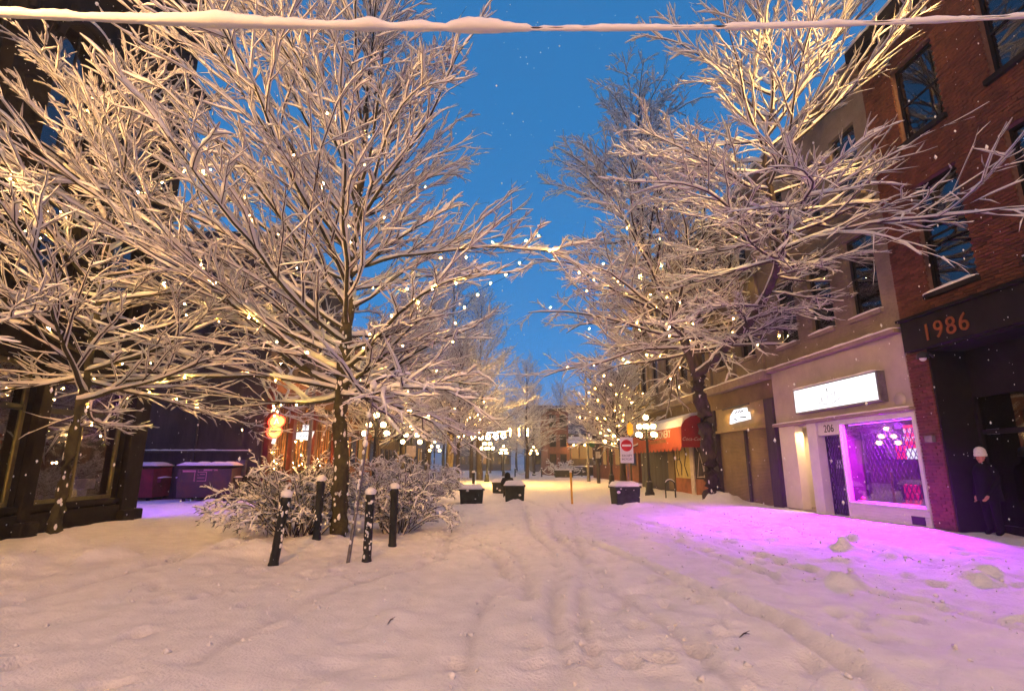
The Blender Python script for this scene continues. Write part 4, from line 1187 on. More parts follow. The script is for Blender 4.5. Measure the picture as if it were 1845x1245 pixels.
ne = thing("neon_sign", "red and yellow glowing neon sign on the red corner post", "sign", (XL+0.5, 24.1, 3.0))
def blob(cy, cz, r, n=18, sq=1.0): return [(cy + r*math.cos(2*math.pi*i/n)*(1+0.14*math.sin(4*math.pi*i/n+1)), cz + sq*r*math.sin(2*math.pi*i/n)*(1+0.12*math.cos(6*math.pi*i/n))) for i in range(n)]
def neon(mb, pts, y, r):
    P = [(p[0], y, p[1]) for p in pts]; mb.tube(P + [P[0]], r, 6, cap=False)
MB().prism(blob(XL+0.52, 3.42, 0.26), 'y', 24.06, 24.1).prism(blob(XL+0.46, 2.98, 0.23), 'y', 24.06, 24.1).build("face", "neon_yellow", ne)
n_ = MB(); neon(n_, blob(XL+0.52, 3.42, 0.31), 24.04, 0.03); neon(n_, blob(XL+0.46, 2.98, 0.28), 24.04, 0.03); n_.build("red_tube", "neon_red", ne)
n_ = MB(); n_.tube([(XL+0.42,24.03,3.28),(XL+0.52,24.03,3.55),(XL+0.60,24.03,3.34)], 0.02, 5); n_.tube([(XL+0.48,24.05,2.66),(XL+0.46,24.05,2.45)], 0.07, 6); n_.build("white_tube", "glow_white", ne)
MB().tube([(XL+0.1,24.12,3.2),(XL+0.5,24.12,3.2)], 0.03, 6).tube([(XL+0.52,24.12,3.6),(XL+0.5,24.12,2.7)], 0.02, 6).build("bracket", "black_iron", ne)
ld = bpy.data.lights.new("neon_glow", 'POINT'); ld.energy = 60; ld.color = (1.0, 0.06, 0.02); ld.shadow_soft_size = 0.15
l = bpy.data.objects.new("neon_glow", ld); COL.objects.link(l); l.location = (XL+0.55, 23.85, 3.2); attach(l, ne)
cs = thing("cafe_sign", "small glowing white two-tier sign hung in front of the restaurant window", "sign", (XL+0.5, 27.9, 2.8))
MB().prism([(XL+0.1,2.82),(XL+0.1,3.16),(XL+0.98,3.22),(XL+0.88,2.84),(XL+0.7,2.76)], 'y', 27.86, 27.92).box(XL+0.38, XL+0.72, 27.86, 27.92, 3.26, 3.54).build("face", "lightbox", cs)
t_ = MB()
for i in range(4): t_.tube([(XL+0.3+i*0.15, 27.85, 2.92), (XL+0.36+i*0.15, 27.85, 3.06)], 0.015, 4)
t_.build("lettering", "ink", cs); MB().tube([(XL,27.9,3.62),(XL+0.6,27.9,3.62),(XL+0.6,27.9,3.5)], 0.02, 6).build("bracket", "black_iron", cs)

# ------------------------------------------------------------------ farther houses on both sides and at the end of the street
def far_house(name, label, x0, x1, y0, y1, h, front, m, cols, rows, z0=1.0, lit=0.15, seed=1, wm="dark_frame", roof=0.35):
    """front: 'E' faces +x, 'W' faces -x, 'S' faces the camera"""
    t = thing(name, label, "building", ((x0+x1)/2, (y0+y1)/2, 0))
    MB().box(x0, x1, y0, y1, -0.2, h).build("wall", m, t)
    box_part("roof_edge", "dark_stone", t, x0-0.25, x1+0.25, y0-0.25, y1+0.25, h+0.003, h+roof)
    snow_strip(x0-0.2, x1+0.2, y0-0.2, y1+0.2, h+roof, 0.16, step=0.8).build("roof_snow", "snow", t)
    rg_ = random.Random(seed)
    a0, a1 = (y0, y1) if front in 'EW' else (x0, x1)
    for r__ in range(rows):
        hz = (h - z0) / rows
        for c in range(cols):
            w_ = (a1-a0)/cols
            a = a0 + w_*(c+0.5); za = z0 + hz*(r__+0.18); zb = z0 + hz*(r__+0.78); hw = w_*0.27
            lm = "warm_window" if rg_.random() < lit else "dark_pane"
            f = MB(); p = MB()
            if front == 'E': f.box(x1+0.004, x1+0.07, a-hw-0.06, a+hw+0.06, za-0.08, zb+0.06); p.box(x1+0.072, x1+0.08, a-hw, a+hw, za, zb)
            if front == 'W': f.box(x0-0.07, x0-0.004, a-hw-0.06, a+hw+0.06, za-0.08, zb+0.06); p.box(x0-0.08, x0-0.072, a-hw, a+hw, za, zb)
            if front == 'S': f.box(a-hw-0.06, a+hw+0.06, y0-0.07, y0-0.004, za-0.08, zb+0.06); p.box(a-hw, a+hw, y0-0.08, y0-0.072, za, zb)
            w = f.build("window", wm, t); q = p.build("pane", lm); q.parent = w
    return t
far_house("row_house", "dark brick house beyond the timber restaurant, behind the snowy bushes", -19, -9.9, 37.3, 48.0, 10.5, 'E', "old_brick", 5, 3, 1.0, 0.2, 2)
far_house("row_house", "brown row house farther down the left side of the street", -19, -9.9, 48.4, 62.0, 9.0, 'E', "brown_wall", 6, 3, 0.8, 0.25, 3)
far_house("row_house", "low far house at the left end of the square", -21, -9.0, 63.0, 84.0, 8.0, 'E', "blue_grey", 8, 2, 0.8, 0.2, 4)
far_house("corner_tower", "narrow red brick corner building beyond the chained square", 8.2, 11.0, 71.0, 80.0, 8.5, 'S', "plaza_brick", 2, 3, 0.8, 0.2, 5)
far_house("far_block", "grey-blue block closing the street in the far distance", -8, 6, 128, 140, 10, 'S', "blue_grey", 8, 3, 1, 0.08, 6)
far_house("far_block", "tall pale block far behind the brick corner building", 8, 30, 100, 112, 12, 'S', "blue_grey", 8, 4, 1, 0.1, 7)
far_house("row_house", "brick house on the right behind the no-entry sign", 12.0, 22, 42.0, 60.0, 9.5, 'W', "old_brick", 7, 3, 1.0, 0.2, 8)
cf = thing("cafe_pavilion", "low cafe with a snow-covered awning and warm windows across the square", "building", (14.5, 72, 0))
MB().box(11.0, 20.0, 72.0, 80.0, -0.2, 5.6).build("wall", "dark_wood", cf)
for i in range(7):
    x = 11.5 + i*1.15
    f = MB().box(x-0.02, x+1.02, 71.93, 71.997, 2.2, 4.1).build("window", "wood_beam", cf)
    q = MB().box(x+0.05, x+0.95, 71.92, 71.928, 2.27, 4.03).build("pane", "warm_window"); q.parent = f
MB().prism([(72.0, 5.0), (70.4, 4.2), (70.4, 4.1), (72.0, 4.9)], 'x', 10.9, 18.6).build("awning", "blue_grey", cf)
MB().prism([(72.0, 5.16), (70.38, 4.38), (70.38, 4.2), (72.0, 5.0)], 'x', 10.9, 18.6).build("awning_snow", "snow", cf)
for x in (11.0, 14.8, 18.5): MB().tube([(x, 70.5, 0), (x, 70.5, 4.15)], 0.06, 8).build("post", "wood_beam", cf)
for x in (11.6, 13.1, 14.6, 16.2, 17.6):
    MB().ball((x, 70.45, 3.98), 0.07, 6, 5).build("bulb", "bulb", cf)
box_part("low_wall", "dark_stone", cf, 11.0, 19.0, 69.4, 69.8, -0.1, 1.2); snow_strip(11.0, 19.0, 69.4, 69.8, 1.2, 0.14, step=0.5).build("wall_snow", "snow", cf)
# ------------------------------------------------------------------ farther trees
SPEC_FAR = [dict(n=10, wob=0.07, up=0.05, droop=0.04, rmin=0.02, k=5, snow=1.0, end=0.25),
            dict(m=11, n=6, ang=0.62, ratio=0.46, t0=0.14, spread=0.6, wob=0.09, up=0.03, droop=0.03, rmin=0.013, k=3, snow=0.85, rr=0.55, end=0.5, low=True),
            dict(m=7, n=4, ang=0.66, ratio=0.50, t0=0.12, spread=0.7, wob=0.10, up=0.02, droop=0.0, rmin=0.010, k=3, snow=0.75, rr=0.6, end=0.6, lmin=0.2, low=True)]
def far_tree(seed, label, loc, stem_pts, stem_r, n, z0, z1, l0, l1, e0, e1, snow, bark="bark", spec=SPEC_FAR):
    t = Tree(seed)
    s_ = t.trunk(stem_pts, stem_r, k=10, sub=4)
    P0, D0, L, R0 = limb_set(t.rg, n, z0, z1, None, l0, l1, e0, e1, 0.05, 0.025, None, s_, 1.1)
    t.grow(P0, D0, L, R0, spec, snow, low=True)
    o = t.build("street_tree", label, (0, 0, 0), bark)
    o.location = loc
    return o, t
def copy_tree(src, loc, rz, sc, label):
    r = src.copy(); COL.objects.link(r); r.location = loc; r.rotation_euler = (0, 0, rz); r.scale = (sc, sc, sc); r["label"] = label
    for ch in list(src.children):
        c = ch.copy(); COL.objects.link(c); c.parent = r
        for g2 in list(ch.children):
            d = g2.copy(); COL.objects.link(d); d.parent = c
    return r
T2, t2_ = far_tree(51, "slim upright tree behind the left planter in mid-street", (-1.85, 36.0, -0.05),
               [(0,0,0),(0.02,0,2.5),(0.0,0.05,5),(0.05,0,8),(0,0,10.5)], [0.15,0.12,0.09,0.05,0.01], 44, 2.6, 9.6, 4.4, 1.8, 18, 66, 0.055)
T3, t3_ = far_tree(52, "tall bluish tree rising behind the slim mid-street tree", (-3.2, 47.0, -0.05),
               [(0,0,0),(0.1,0,4),(-0.1,0.1,9),(0.1,0,15),(0,0,21)], [0.36,0.30,0.2,0.1,0.02], 50, 4.0, 19.5, 7.8, 3.4, 16, 60, 0.050)
T5, t5_ = far_tree(53, "spreading tree hung with bulbs beside the red awning", (8.5, 33.0, -0.05),
               [(0,0,0),(-0.05,0,1.8),(-0.25,-0.1,3.2),(-0.5,0,5.0),(-0.4,0,7.4)], [0.17,0.14,0.11,0.07,0.015], 36, 2.4, 6.8, 4.8, 2.0, 10, 55, 0.065)
copy_tree(T2, (-6.3, 31.5, -0.05), 1.3, 0.98, "snowy tree before the timber restaurant, left of the slim tree")
copy_tree(T2, (-6.6, 43.0, -0.05), 2.6, 1.5, "second snowy tree along the left walk, before the brick house")
copy_tree(T3, (4.6, 60.0, -0.05), 0.7, 0.62, "bare tree left of the chained square")
copy_tree(T3, (-1.6, 62.0, -0.05), 2.2, 0.72, "stout tree beyond the far lamp posts")
copy_tree(T3, (-0.6, 55.0, -0.05), 3.0, 0.92, "pale crowned tree between the two mid-street lamp posts")
copy_tree(T3, (-6.2, 58.0, -0.05), 1.1, 0.95, "tall tree on the left walk before the brown row house")
copy_tree(T2, (0.8, 92.0, -0.05), 0.3, 1.2, "distant pale tree where the street ends")
copy_tree(T3, (8.5, 95.0, -0.05), 1.9, 0.75, "distant bluish tree behind the brick corner building")
copy_tree(T3, (-6.5, 84.0, -0.05), 3.4, 0.72, "distant tree at the left end of the square")
copy_tree(T3, (3.6, 118.0, -0.05), 4.4, 0.8, "farthest tree in front of the grey-blue block")
copy_tree(T3, (-1.8, 108.0, -0.05), 0.9, 0.7, "far tree left of the farthest one at the street's end")
copy_tree(T3, (6.0, 105.0, -0.05), 2.9, 0.66, "far tree right of the farthest one at the street's end")
copy_tree(T3, (1.4, 125.0, -0.05), 5.3, 0.9, "tree right before the grey-blue block at the street's end")
copy_tree(T3, (12.5, 88.0, -0.05), 4.1, 0.7, "tree rising behind the low cafe")
copy_tree(T3, (10.2, 40.0, -0.05), 5.0, 0.66, "dark-trunked tree behind the bulb-hung tree on the right")
l5 = np.concatenate(t5_.limbs) + np.array([8.5, 33.0, -0.05])
string_lights("string of warm bulbs in the spreading tree beside the red awning", "string_lights", [P[1:9] for P in l5[:24]], 1.0, 0.014, 35, jitter=0.12)
l3 = np.concatenate(t3_.limbs) + np.array([-3.2, 47.0, -0.05])
string_lights("sparse tiny bulbs in the tall bluish tree behind the slim one", "string_lights", [P[1:7] for P in l3[:14]], 0.9, 0.022, 36, jitter=0.15)

# ------------------------------------------------------------------ bushes in the tree pit and beyond
SPEC_BUSH = [dict(n=12, wob=0.10, up=0.04, droop=0.42, rmin=0.010, k=4, snow=1.0, end=0.35),
             dict(m=9, n=5, ang=0.75, ratio=0.34, t0=0.2, spread=0.8, wob=0.16, up=0.0, droop=0.2, rmin=0.006, k=3, snow=0.8, rr=0.6, end=0.5),
             dict(m=6, n=3, ang=0.8, ratio=0.5, t0=0.1, spread=0.9, wob=0.16, up=0.0, droop=0.05, rmin=0.012, k=3, snow=0.42, rr=0.9, end=0.5, lmin=0.06, low=True)]
def bush(seed, label, c, rad, n, length, snow, spec=SPEC_BUSH, lean=0.55, twig="evergreen", name="evergreen_bush", tall=1.0):
    t = Tree(seed); rg = t.rg
    a = rg.uniform(0, 2*np.pi, n); r = rad*np.sqrt(rg.uniform(0, 1, n))*0.55
    P0 = np.stack([c[0]+r*np.cos(a), c[1]+r*np.sin(a), np.full(n, c[2]-0.05)], -1)
    a2 = a + rg.normal(0, 0.5, n); el = rg.uniform(0.75, 1.45, n)
    D0 = np.stack([np.cos(a2)*np.cos(el), np.sin(a2)*np.cos(el), np.sin(el)*tall], -1)
    t.grow(P0, D0, length*rg.uniform(0.65, 1.15, n), np.full(n, 0.018), spec, snow)
    return t.build(name, label, c, "bark", twig, cat="bush")
bush(61, "drooping evergreen bush buried in snow left of the tall tree's trunk", (-4.15, 12.6, gz(-4.15, 12.6)), 0.85, 60, 1.95, 0.038)
bush(62, "snowy evergreen bush right of the tall tree's trunk", (-2.1, 13.6, gz(-2.1, 13.6)), 0.75, 40, 1.55, 0.038)
bush(63, "round frosted bush beside the street beyond the bollards", (-2.85, 22.6, gz(-2.85, 22.6)), 1.3, 58, 2.2, 0.05, twig="twig", name="round_bush")
bush(64, "frosted bush just behind the evergreen pair, in front of the lamp", (-4.1, 19.5, gz(-4.1, 19.5)), 1.0, 28, 1.9, 0.05, name="round_bush")
bush(65, "small snowy bush by the cafe across the square", (9.6, 66.5, 0), 1.4, 16, 2.4, 0.12, name="round_bush")

# ------------------------------------------------------------------ lamp posts with globes
def lamp_post(x, y, label, kind=5, rz=0.0):
    z = gz(x, y) if y < 60 and y > -5 else 0.0
    t = thing("globe_lamp", label, "street lamp", (x, y, z), "globe lamp posts along the street")
    b = MB(); b.lathe([(0.24,-0.1),(0.24,0.12),(0.19,0.20),(0.19,0.55),(0.14,0.65),(0.10,0.78),(0.085,0.9)], (x,y,z), 12); b.build("base", "black_iron", t)
    s_ = MB().lathe([(0.14,0),(0.10,0.08),(0.02,0.13),(0.001,0.135)], (x,y,z+0.66), 10); s_.build("base_snow", "snow", t)
    p = MB(); p.lathe([(0.085,0.9),(0.07,1.4),(0.06,2.7),(0.09,2.76),(0.055,2.85),(0.045,3.5),(0.07,3.56),(0.05,3.6),(0.09,3.66)], (x,y,z), 12)
    p.build("post", "black_iron", t)
    arms = []
    angs = [0, math.pi] if kind == 5 else [0, math.pi/2, math.pi, 3*math.pi/2]
    for a in angs: arms.append((a + rz, 0.52, 2.95)); arms.append((a + rz + (0 if kind == 5 else math.pi/4), 0.34, 3.36))
    gl = [(x, y, z + 3.82)]
    for (a, r, h) in arms:
        c, s2 = math.cos(a), math.sin(a)
        m = MB(); m.tube([(x+c*0.04, y+s2*0.04, z+h-0.12), (x+c*r*0.4, y+s2*r*0.4, z+h-0.24), (x+c*r*0.8, y+s2*r*0.8, z+h-0.25), (x+c*r, y+s2*r, z+h-0.16)], 0.022, 6)
        m.lathe([(0.02,-0.18),(0.06,-0.15),(0.07,-0.12)], (x+c*r, y+s2*r, z+h), 8)
        m.tube([(x+c*0.1, y+s2*0.1, z+h-0.1), (x+c*0.2, y+s2*0.2, z+h+0.02), (x+c*0.12, y+s2*0.12, z+h+0.08)], 0.012, 5)
        m.build("arm", "black_iron", t)
        gl.append((x+c*r, y+s2*r, z+h))
    for c in gl:
        MB().ball(c, 0.135, 12, 9).build("globe", "globe", t)
        MB().lathe([(0.10, 0.095),(0.085, 0.14),(0.03, 0.17),(0.001, 0.175)], c, 8).build("globe_snow", "snow", t)
    return t
lamp_post(-5.25, 25.7, "five-globe lamp post glowing behind the evergreen bushes on the left", 5)
lamp_post(-4.5, 32.6, "second five-globe lamp post on the left, with a notice on its post", 5, 0.35)
lamp_post(8.1, 26.6, "many-globed lamp post in front of the red awning", 9, 0.4)
lamp_post(0.12, 48.8, "nearer of the two lamp posts standing in mid-street", 9, 0.2)
lamp_post(2.32, 70.0, "farther of the two lamp posts standing in mid-street", 9, 0.5)
lamp_post(8.9, 38.0, "lamp post half hidden behind the bulb-hung tree", 5, 0.5)
lamp_post(6.6, 74.0, "distant lamp post at the chained square", 5, 0.1)
lamp_post(-5.3, 56.0, "distant lamp post on the left walk", 5, 0.3)
lamp_post(-7.0, -2.6, "globe lamp post behind the viewer on the left walk", 9, 0.4)
lamp_post(-7.0, -12.0, "second globe lamp post behind the viewer on the left walk", 9, 0.9)
nt = thing("notice_board", "pale square notice fixed to the second left lamp post", "notice", (-4.5, 32.5, 2.3))
box_part("sheet", "pale_paint", nt, -4.75, -4.2, 32.46, 32.49, 2.0, 2.65); box_part("bracket", "black_iron", nt, -4.55, -4.4, 32.49, 32.53, 2.3, 2.34)

def street_light(x, y, h, arm, label, watt, col=(1.0, 0.44, 0.06), cone=150, tilt=(0, 0)):
    t = thing("street_light", label, "street lamp", (x, y, 0))
    MB().lathe([(0.16,-0.1),(0.14,0.5),(0.10,1.2),(0.075,h-0.6),(0.06,h)], (x,y,0), 10).build("pole", "grey_metal", t)
    hx, hy = x + arm[0], y + arm[1]
    MB().tube([(x,y,h-0.1),(x+arm[0]*0.3,y+arm[1]*0.3,h+0.35),(hx,hy,h+0.45)], [0.05,0.045,0.04], 8).build("arm", "grey_metal", t)
    MB().box(hx-0.16, hx+0.16, hy-0.28, hy+0.28, h+0.40, h+0.52).build("lamp_head", "grey_metal", t, 0.05)
    MB().lathe([(0.001,-0.26),(0.12,-0.20),(0.18,-0.06),(0.15,0.02)], (hx, hy, h+0.395), 12).build("lens", "street_bulb", t)
    ld = bpy.data.lights.new("street_light_lamp", 'SPOT'); ld.energy = watt; ld.color = col; ld.spot_size = R(cone); ld.spot_blend = 0.5; ld.shadow_soft_size = 0.18
    l = bpy.data.objects.new("street_light_lamp", ld); COL.objects.link(l); l.location = (hx, hy, h+0.08); l.rotation_euler = Vector((tilt[0], tilt[1], 1)).to_track_quat('Z', 'Y').to_euler(); attach(l, t)
    return t
street_light(-8.2, -15.0, 11.0, (5.0, 0), "street light behind the viewer on the left walk", 17500, tilt=(-0.1, -0.5), cone=165)
street_light(8.8, -3.0, 9.0, (-2.4, 0), "street light behind the viewer on the right walk", 400, tilt=(0.1, -0.5), cone=165)
street_light(8.6, 45.0, 9.4, (-1.6, 0), "bright far street light above the bulb-hung tree", 2600)
street_light(-8.4, 26.0, 8.6, (1.4, 0), "street light hidden in the snowy branches before the restaurant", 1500)
rf = thing("roof_floodlight", "yellow floodlight on the roof edge of the brick house, above the frame", "lamp", (10.2, 5.0, 12.95))
MB().box(10.0, 10.4, 4.85, 5.15, 13.0, 13.3).build("housing", "black_iron", rf); MB().tube([(10.2,5.0,12.9),(10.2,5.0,13.05)], 0.04, 6).build("stand", "black_iron", rf)
box_part("lens", "street_bulb", rf, 9.985, 9.995, 4.9, 5.1, 13.05, 13.25)
ld = bpy.data.lights.new("roof_flood", 'SPOT'); ld.energy = 9500; ld.color = (1.0, 0.58, 0.16); ld.spot_size = R(50); ld.spot_blend = 0.7; ld.shadow_soft_size = 0.1
l = bpy.data.objects.new("roof_flood", ld); COL.objects.link(l); l.location = (9.93, 5.1, 13.15); l.rotation_euler = (-(Vector((7.6, 13.4, 10.2)) - Vector((9.93, 5.1, 13.15)))).to_track_quat('Z', 'Y').to_euler(); attach(l, rf)

tf = thing("tree_floodlight", "warm floodlight on the stone building's front, out of view, lighting the left trees", "lamp", (-9.4, 3.0, 7.6))
MB().box(-9.6, -9.25, 2.8, 3.2, 7.45, 7.75).build("housing", "black_iron", tf); MB().tube([(-9.8, 3.0, 7.6), (-9.6, 3.0, 7.6)], 0.05, 6).build("bracket", "black_iron", tf)
box_part("lens", "street_bulb", tf, -9.245, -9.235, 2.85, 3.15, 7.5, 7.7)
ld = bpy.data.lights.new("tree_flood", 'SPOT'); ld.energy = 4600; ld.color = (1.0, 0.55, 0.20); ld.spot_size = R(88); ld.spot_blend = 0.6; ld.shadow_soft_size = 0.15
l = bpy.data.objects.new("tree_flood", ld); COL.objects.link(l); l.location = (-9.18, 3.05, 7.6); l.rotation_euler = (-(Vector((-4.2, 11.5, 7.4)) - Vector((-9.18, 3.05, 7.6)))).to_track_quat('Z', 'Y').to_euler(); attach(l, tf)

# ------------------------------------------------------------------ bollards, stake, planters, bins, signs
def bollard(x, y, lean, label, h=1.12, patches=0):
    z = gz(x, y)
    t = thing("bollard", label, "bollard", (x, y, z), "black bollards round the tree pit")
    b = MB(); b.lathe([(0.085,-0.15),(0.085,0.02),(0.075,0.06),(0.075,h-0.12),(0.085,h-0.10),(0.085,h-0.06),(0.07,h),(0.001,h+0.01)], (0,0,0), 14)
    o = b.build("post", "black_iron", t); o.matrix_parent_inverse = Matrix.Identity(4); o.rotation_euler = lean
    s_ = MB(); s_.lathe([(0.085,h-0.01),(0.10,h+0.02),(0.09,h+0.07),(0.04,h+0.105),(0.001,h+0.11)], (0,0,0), 12)
    o2 = s_.build("snow_cap", "snow", t); o2.matrix_parent_inverse = Matrix.Identity(4); o2.rotation_euler = lean
    if patches:
        rg_ = random.Random(int(x*100)); m = MB()
        for i in range(patches):
            a = rg_.uniform(-2.9, -0.2); zz = rg_.uniform(0.05, h-0.1); m.ball((0.075*math.cos(a), 0.075*math.sin(a), zz), rg_.uniform(0.006, 0.022), 6, 4, sz=rg_.uniform(0.6, 2.4))
        o3 = tag(m.build("snow_patches", "snow", t), kind="stuff"); o3.matrix_parent_inverse = Matrix.Identity(4); o3.rotation_euler = lean
bollard(-3.41, 9.26, (0.0, R(6), 0), "leaning black bollard at the front left of the bush", 1.08, 26)
bollard(-3.26, 10.96, (0, R(0.5), 0), "black bollard half hidden in the evergreen bush", 1.10, 10)
bollard(-1.99, 9.59, (0, R(0), 0), "snow-flecked black bollard right of the thin leaning stake", 1.10, 34)
bollard(-1.82, 11.1, (0, R(-0.3), 0), "clean upright black bollard at the right of the tree pit", 1.10, 0)
bollard(-2.75, 23.0, (0, 0, 0), "short black bollard in front of the round frosted bush", 0.95, 4)
bollard(-0.65, 29.5, (0, 0, 0), "dark post standing behind the left planter", 1.15, 0)
sk = thing("leaning_stake", "thin grey stake leaning beside the tall tree, capped with snow", "stake", (-2.25, 9.34, 0))
MB().tube([(-2.25,9.34,-0.1),(-2.16,9.5,1.2),(-2.06,9.66,2.95)], [0.032,0.03,0.026], 8).build("shaft", "grey_metal", sk)
m = MB(); rg_ = random.Random(3)
for i in range(26):
    f = rg_.uniform(0.1, 0.97); m.ball((-2.25+0.19*f, 9.34+0.32*f-0.025, 2.95*f), rg_.uniform(0.012, 0.028), 6, 4, 1.6)
m.ball((-2.06, 9.66, 3.0), 0.07, 8, 6, 1.2).ball((-2.12, 9.55, 1.95), 0.05, 8, 6, 1.3).ball((-2.1,9.6,2.45), 0.045, 8, 6, 1.4); tag(m.build("snow_patches", "snow", sk), kind="stuff")

def planter(x, y, w, d, h, label, rz=0.0):
    z = gz(x, y)
    t = thing("planter", label, "planter", (x, y, z), "dark planter boxes across the street")
    b = MB(); f = 0.90
    V = [(-w/2*f,-d/2*f,-0.05),(w/2*f,-d/2*f,-0.05),(w/2*f,d/2*f,-0.05),(-w/2*f,d/2*f,-0.05),(-w/2,-d/2,h),(w/2,-d/2,h),(w/2,d/2,h),(-w/2,d/2,h)]
    b.add(V, [(0,3,2,1),(4,5,6,7),(0,1,5,4),(1,2,6,5),(2,3,7,6),(3,0,4,7)])
    o = b.build("box", "planter", t, 0.015); o.matrix_parent_inverse = Matrix.Identity(4)
    r_ = MB(); e = 0.035
    r_.box(-w/2-e,w/2+e,-d/2-e,-d/2+0.03,h-0.08,h+0.012).box(-w/2-e,w/2+e,d/2-0.03,d/2+e,h-0.08,h+0.012).box(-w/2-e,-w/2+0.03,-d/2+0.031,d/2-0.031,h-0.08,h+0.012).box(w/2-0.03,w/2+e,-d/2+0.031,d/2-0.031,h-0.08,h+0.012)
    o = r_.build("rim", "planter", t); o.matrix_parent_inverse = Matrix.Identity(4)
    rg_ = random.Random(int(x*77)); n = 9; V, F = [], []
    for i in range(n+1):
        for j in range(n+1):
            u, v = i/n*2-1, j/n*2-1
            edge = (1-u**6)*(1-v**6)
            V.append((u*(w/2+0.05), v*(d/2+0.05), h - 0.02 + 0.20*edge**0.5*rg_.uniform(0.8, 1.1)))
    for i in range(n):
        for j in range(n):
            a = i*(n+1)+j; F.append((a, a+n+1, a+n+2, a+1))
    s_ = MB().add(V, F, True); o = s_.build("snow_cap", "snow", t); o.matrix_parent_inverse = Matrix.Identity(4)
    s2 = MB()
    for i in range(3):
        s2.ball((rg_.uniform(-w/2, w/2), -d/2*0.95, rg_.uniform(0.05, h)), rg_.uniform(0.03, 0.09), 7, 5, 0.7)
    o = tag(s2.build("snow_patches", "snow", t), kind="stuff"); o.matrix_parent_inverse = Matrix.Identity(4)
    t.rotation_euler = (0, 0, rz)
    return t
planter(-0.60, 23.5, 1.02, 0.7, 0.62, "left dark planter box with a thick cap of snow", 0.05)
planter(1.28, 24.0, 0.86, 0.7, 0.70, "middle dark planter box with a drift against its front", 0.0)
planter(5.75, 22.3, 1.05, 0.8, 0.74, "right dark planter box under the no-entry sign", 0.12)
planter(0.75, 30.5, 0.75, 0.6, 0.60, "small planter box behind the middle one, by the seated person", 0.0)
planter(9.0, 62.0, 2.2, 0.8, 0.8, "far dark planter before the cafe", 0.0)

def dumpster(x, y, rz, body, label):
    z = gz(x, y)
    t = thing("dumpster", label, "dumpster", (x, y, z), "dumpsters in the alley")
    def ad(mb, nm, m, bv=0.0):
        o = mb.build(nm, m, t, bv); o.matrix_parent_inverse = Matrix.Identity(4); return o
    W_, D_, H_ = 1.95, 1.35, 1.35
    ad(MB().prism([(-D_/2,0.16),(D_/2,0.16),(D_/2,H_),(-D_/2-0.12,H_-0.08),(-D_/2-0.12,0.75)], 'x', -W_/2, W_/2), "body", body, 0.02)
    for sx in (-1, 1):
        ad(MB().box(sx*W_/2, sx*(W_/2+0.14), -0.45, 0.35, 0.72, 0.92), "fork_pocket", body, 0.01)
        ad(snow_strip(sx*W_/2 - 0.0, sx*(W_/2+0.14), -0.45, 0.35, 0.92, 0.07), "pocket_snow", "snow")
        for sy in (-0.5, 0.5):
            w = MB().tube([(sx*0.75-0.04, sy, 0.06), (sx*0.75+0.04, sy, 0.06)], 0.09, 10); ad(w, "wheel", "black_iron")
    for i in range(4):
        xr = -W_/2 + 0.1 + i*(W_-0.2)/3
        ad(MB().box(xr-0.03, xr+0.03, -D_/2-0.15, -D_/2-0.121, 0.76, H_-0.12), "rib", body)
    for sx in (-1, 1):
        ad(MB().box(sx*0.02, sx*(W_/2+0.03), -D_/2-0.16, D_/2+0.02, H_+0.002 - 0.0, H_+0.05), "lid", "black_iron", 0.01)
    ad(snow_strip(-W_/2-0.05, W_/2+0.05, -D_/2-0.17, D_/2, H_+0.05, 0.13, step=0.15), "lid_snow", "snow")
    lb = MB(); yf = -D_/2-0.124
    for (xa, za, xb, zb) in ((-0.36,0.80,0.06,0.80),(0.06,0.80,0.06,1.14),(0.06,1.14,-0.36,1.14),(-0.36,1.14,-0.36,0.80),(-0.8,1.2,-0.25,1.2),(-0.05,1.2,0.45,1.2),(-0.3,0.92,0.0,0.92),(-0.16,1.05,0.0,1.05)):
        lb.box(xa-0.012, xb+0.012, yf-0.004, yf, za-0.012, zb+0.012)
    lb.box(-0.8, -0.25, yf-0.003, yf, 1.14, 1.19).box(-0.05, 0.45, yf-0.003, yf, 1.215, 1.25)
    lb.box(-0.31, -0.22, yf-0.004, yf, 1.0, 1.012).tube([(-0.31, yf, 1.0), (-0.265, yf, 1.08)], 0.007, 4).tube([(-0.22, yf, 1.0), (-0.265, yf, 1.08)], 0.007, 4)
    ad(lb, "printed_label", "label_pink")
    t.rotation_euler = (0, 0, rz)
dumpster(-11.3, 22.95, R(10), "bin_rust", "rusty brown dumpster with snow on its lid beside the red post")
dumpster(-14.35, 23.2, R(4), "bin_red", "dark red dumpster farther into the alley")

ne_ = thing("no_entry_sign", "red no-entry sign with a panel below, on a post in the right planter", "sign", (5.9, 22.3, 0.9))
MB().tube([(5.95,22.35,0.5),(5.90,22.32,2.72)], 0.03, 8).build("post", "grey_metal", ne_)
box_part("plate", "sign_white", ne_, 5.62, 6.18, 22.26, 22.285, 1.62, 2.66, bevel=0.01)
d_ = MB(); d_.lathe([(0.001,0),(0.24,0),(0.24,0.008),(0.001,0.008)], (0,0,0), 28); o = d_.build("red_disc", "sign_red", ne_); o.matrix_parent_inverse = Matrix.Identity(4); o.location = (0.0, 22.255-22.3, 2.34-0.9); o.rotation_euler = (R(90), 0, 0)
box_part("white_bar", "sign_white", ne_, 5.71, 6.09, 22.238, 22.246, 2.30, 2.38)
text_part("sign_text", "EXCEPT", 0.125, (5.90, 22.255, 1.92), FRONT_TXT, "ink", ne_, 0.002); text_part("sign_text", "BICYCLES", 0.105, (5.90, 22.255, 1.78), FRONT_TXT, "ink", ne_, 0.002)
snow_strip(5.62, 6.18, 22.26, 22.285, 2.66, 0.03).build("snow_cap", "snow", ne_)
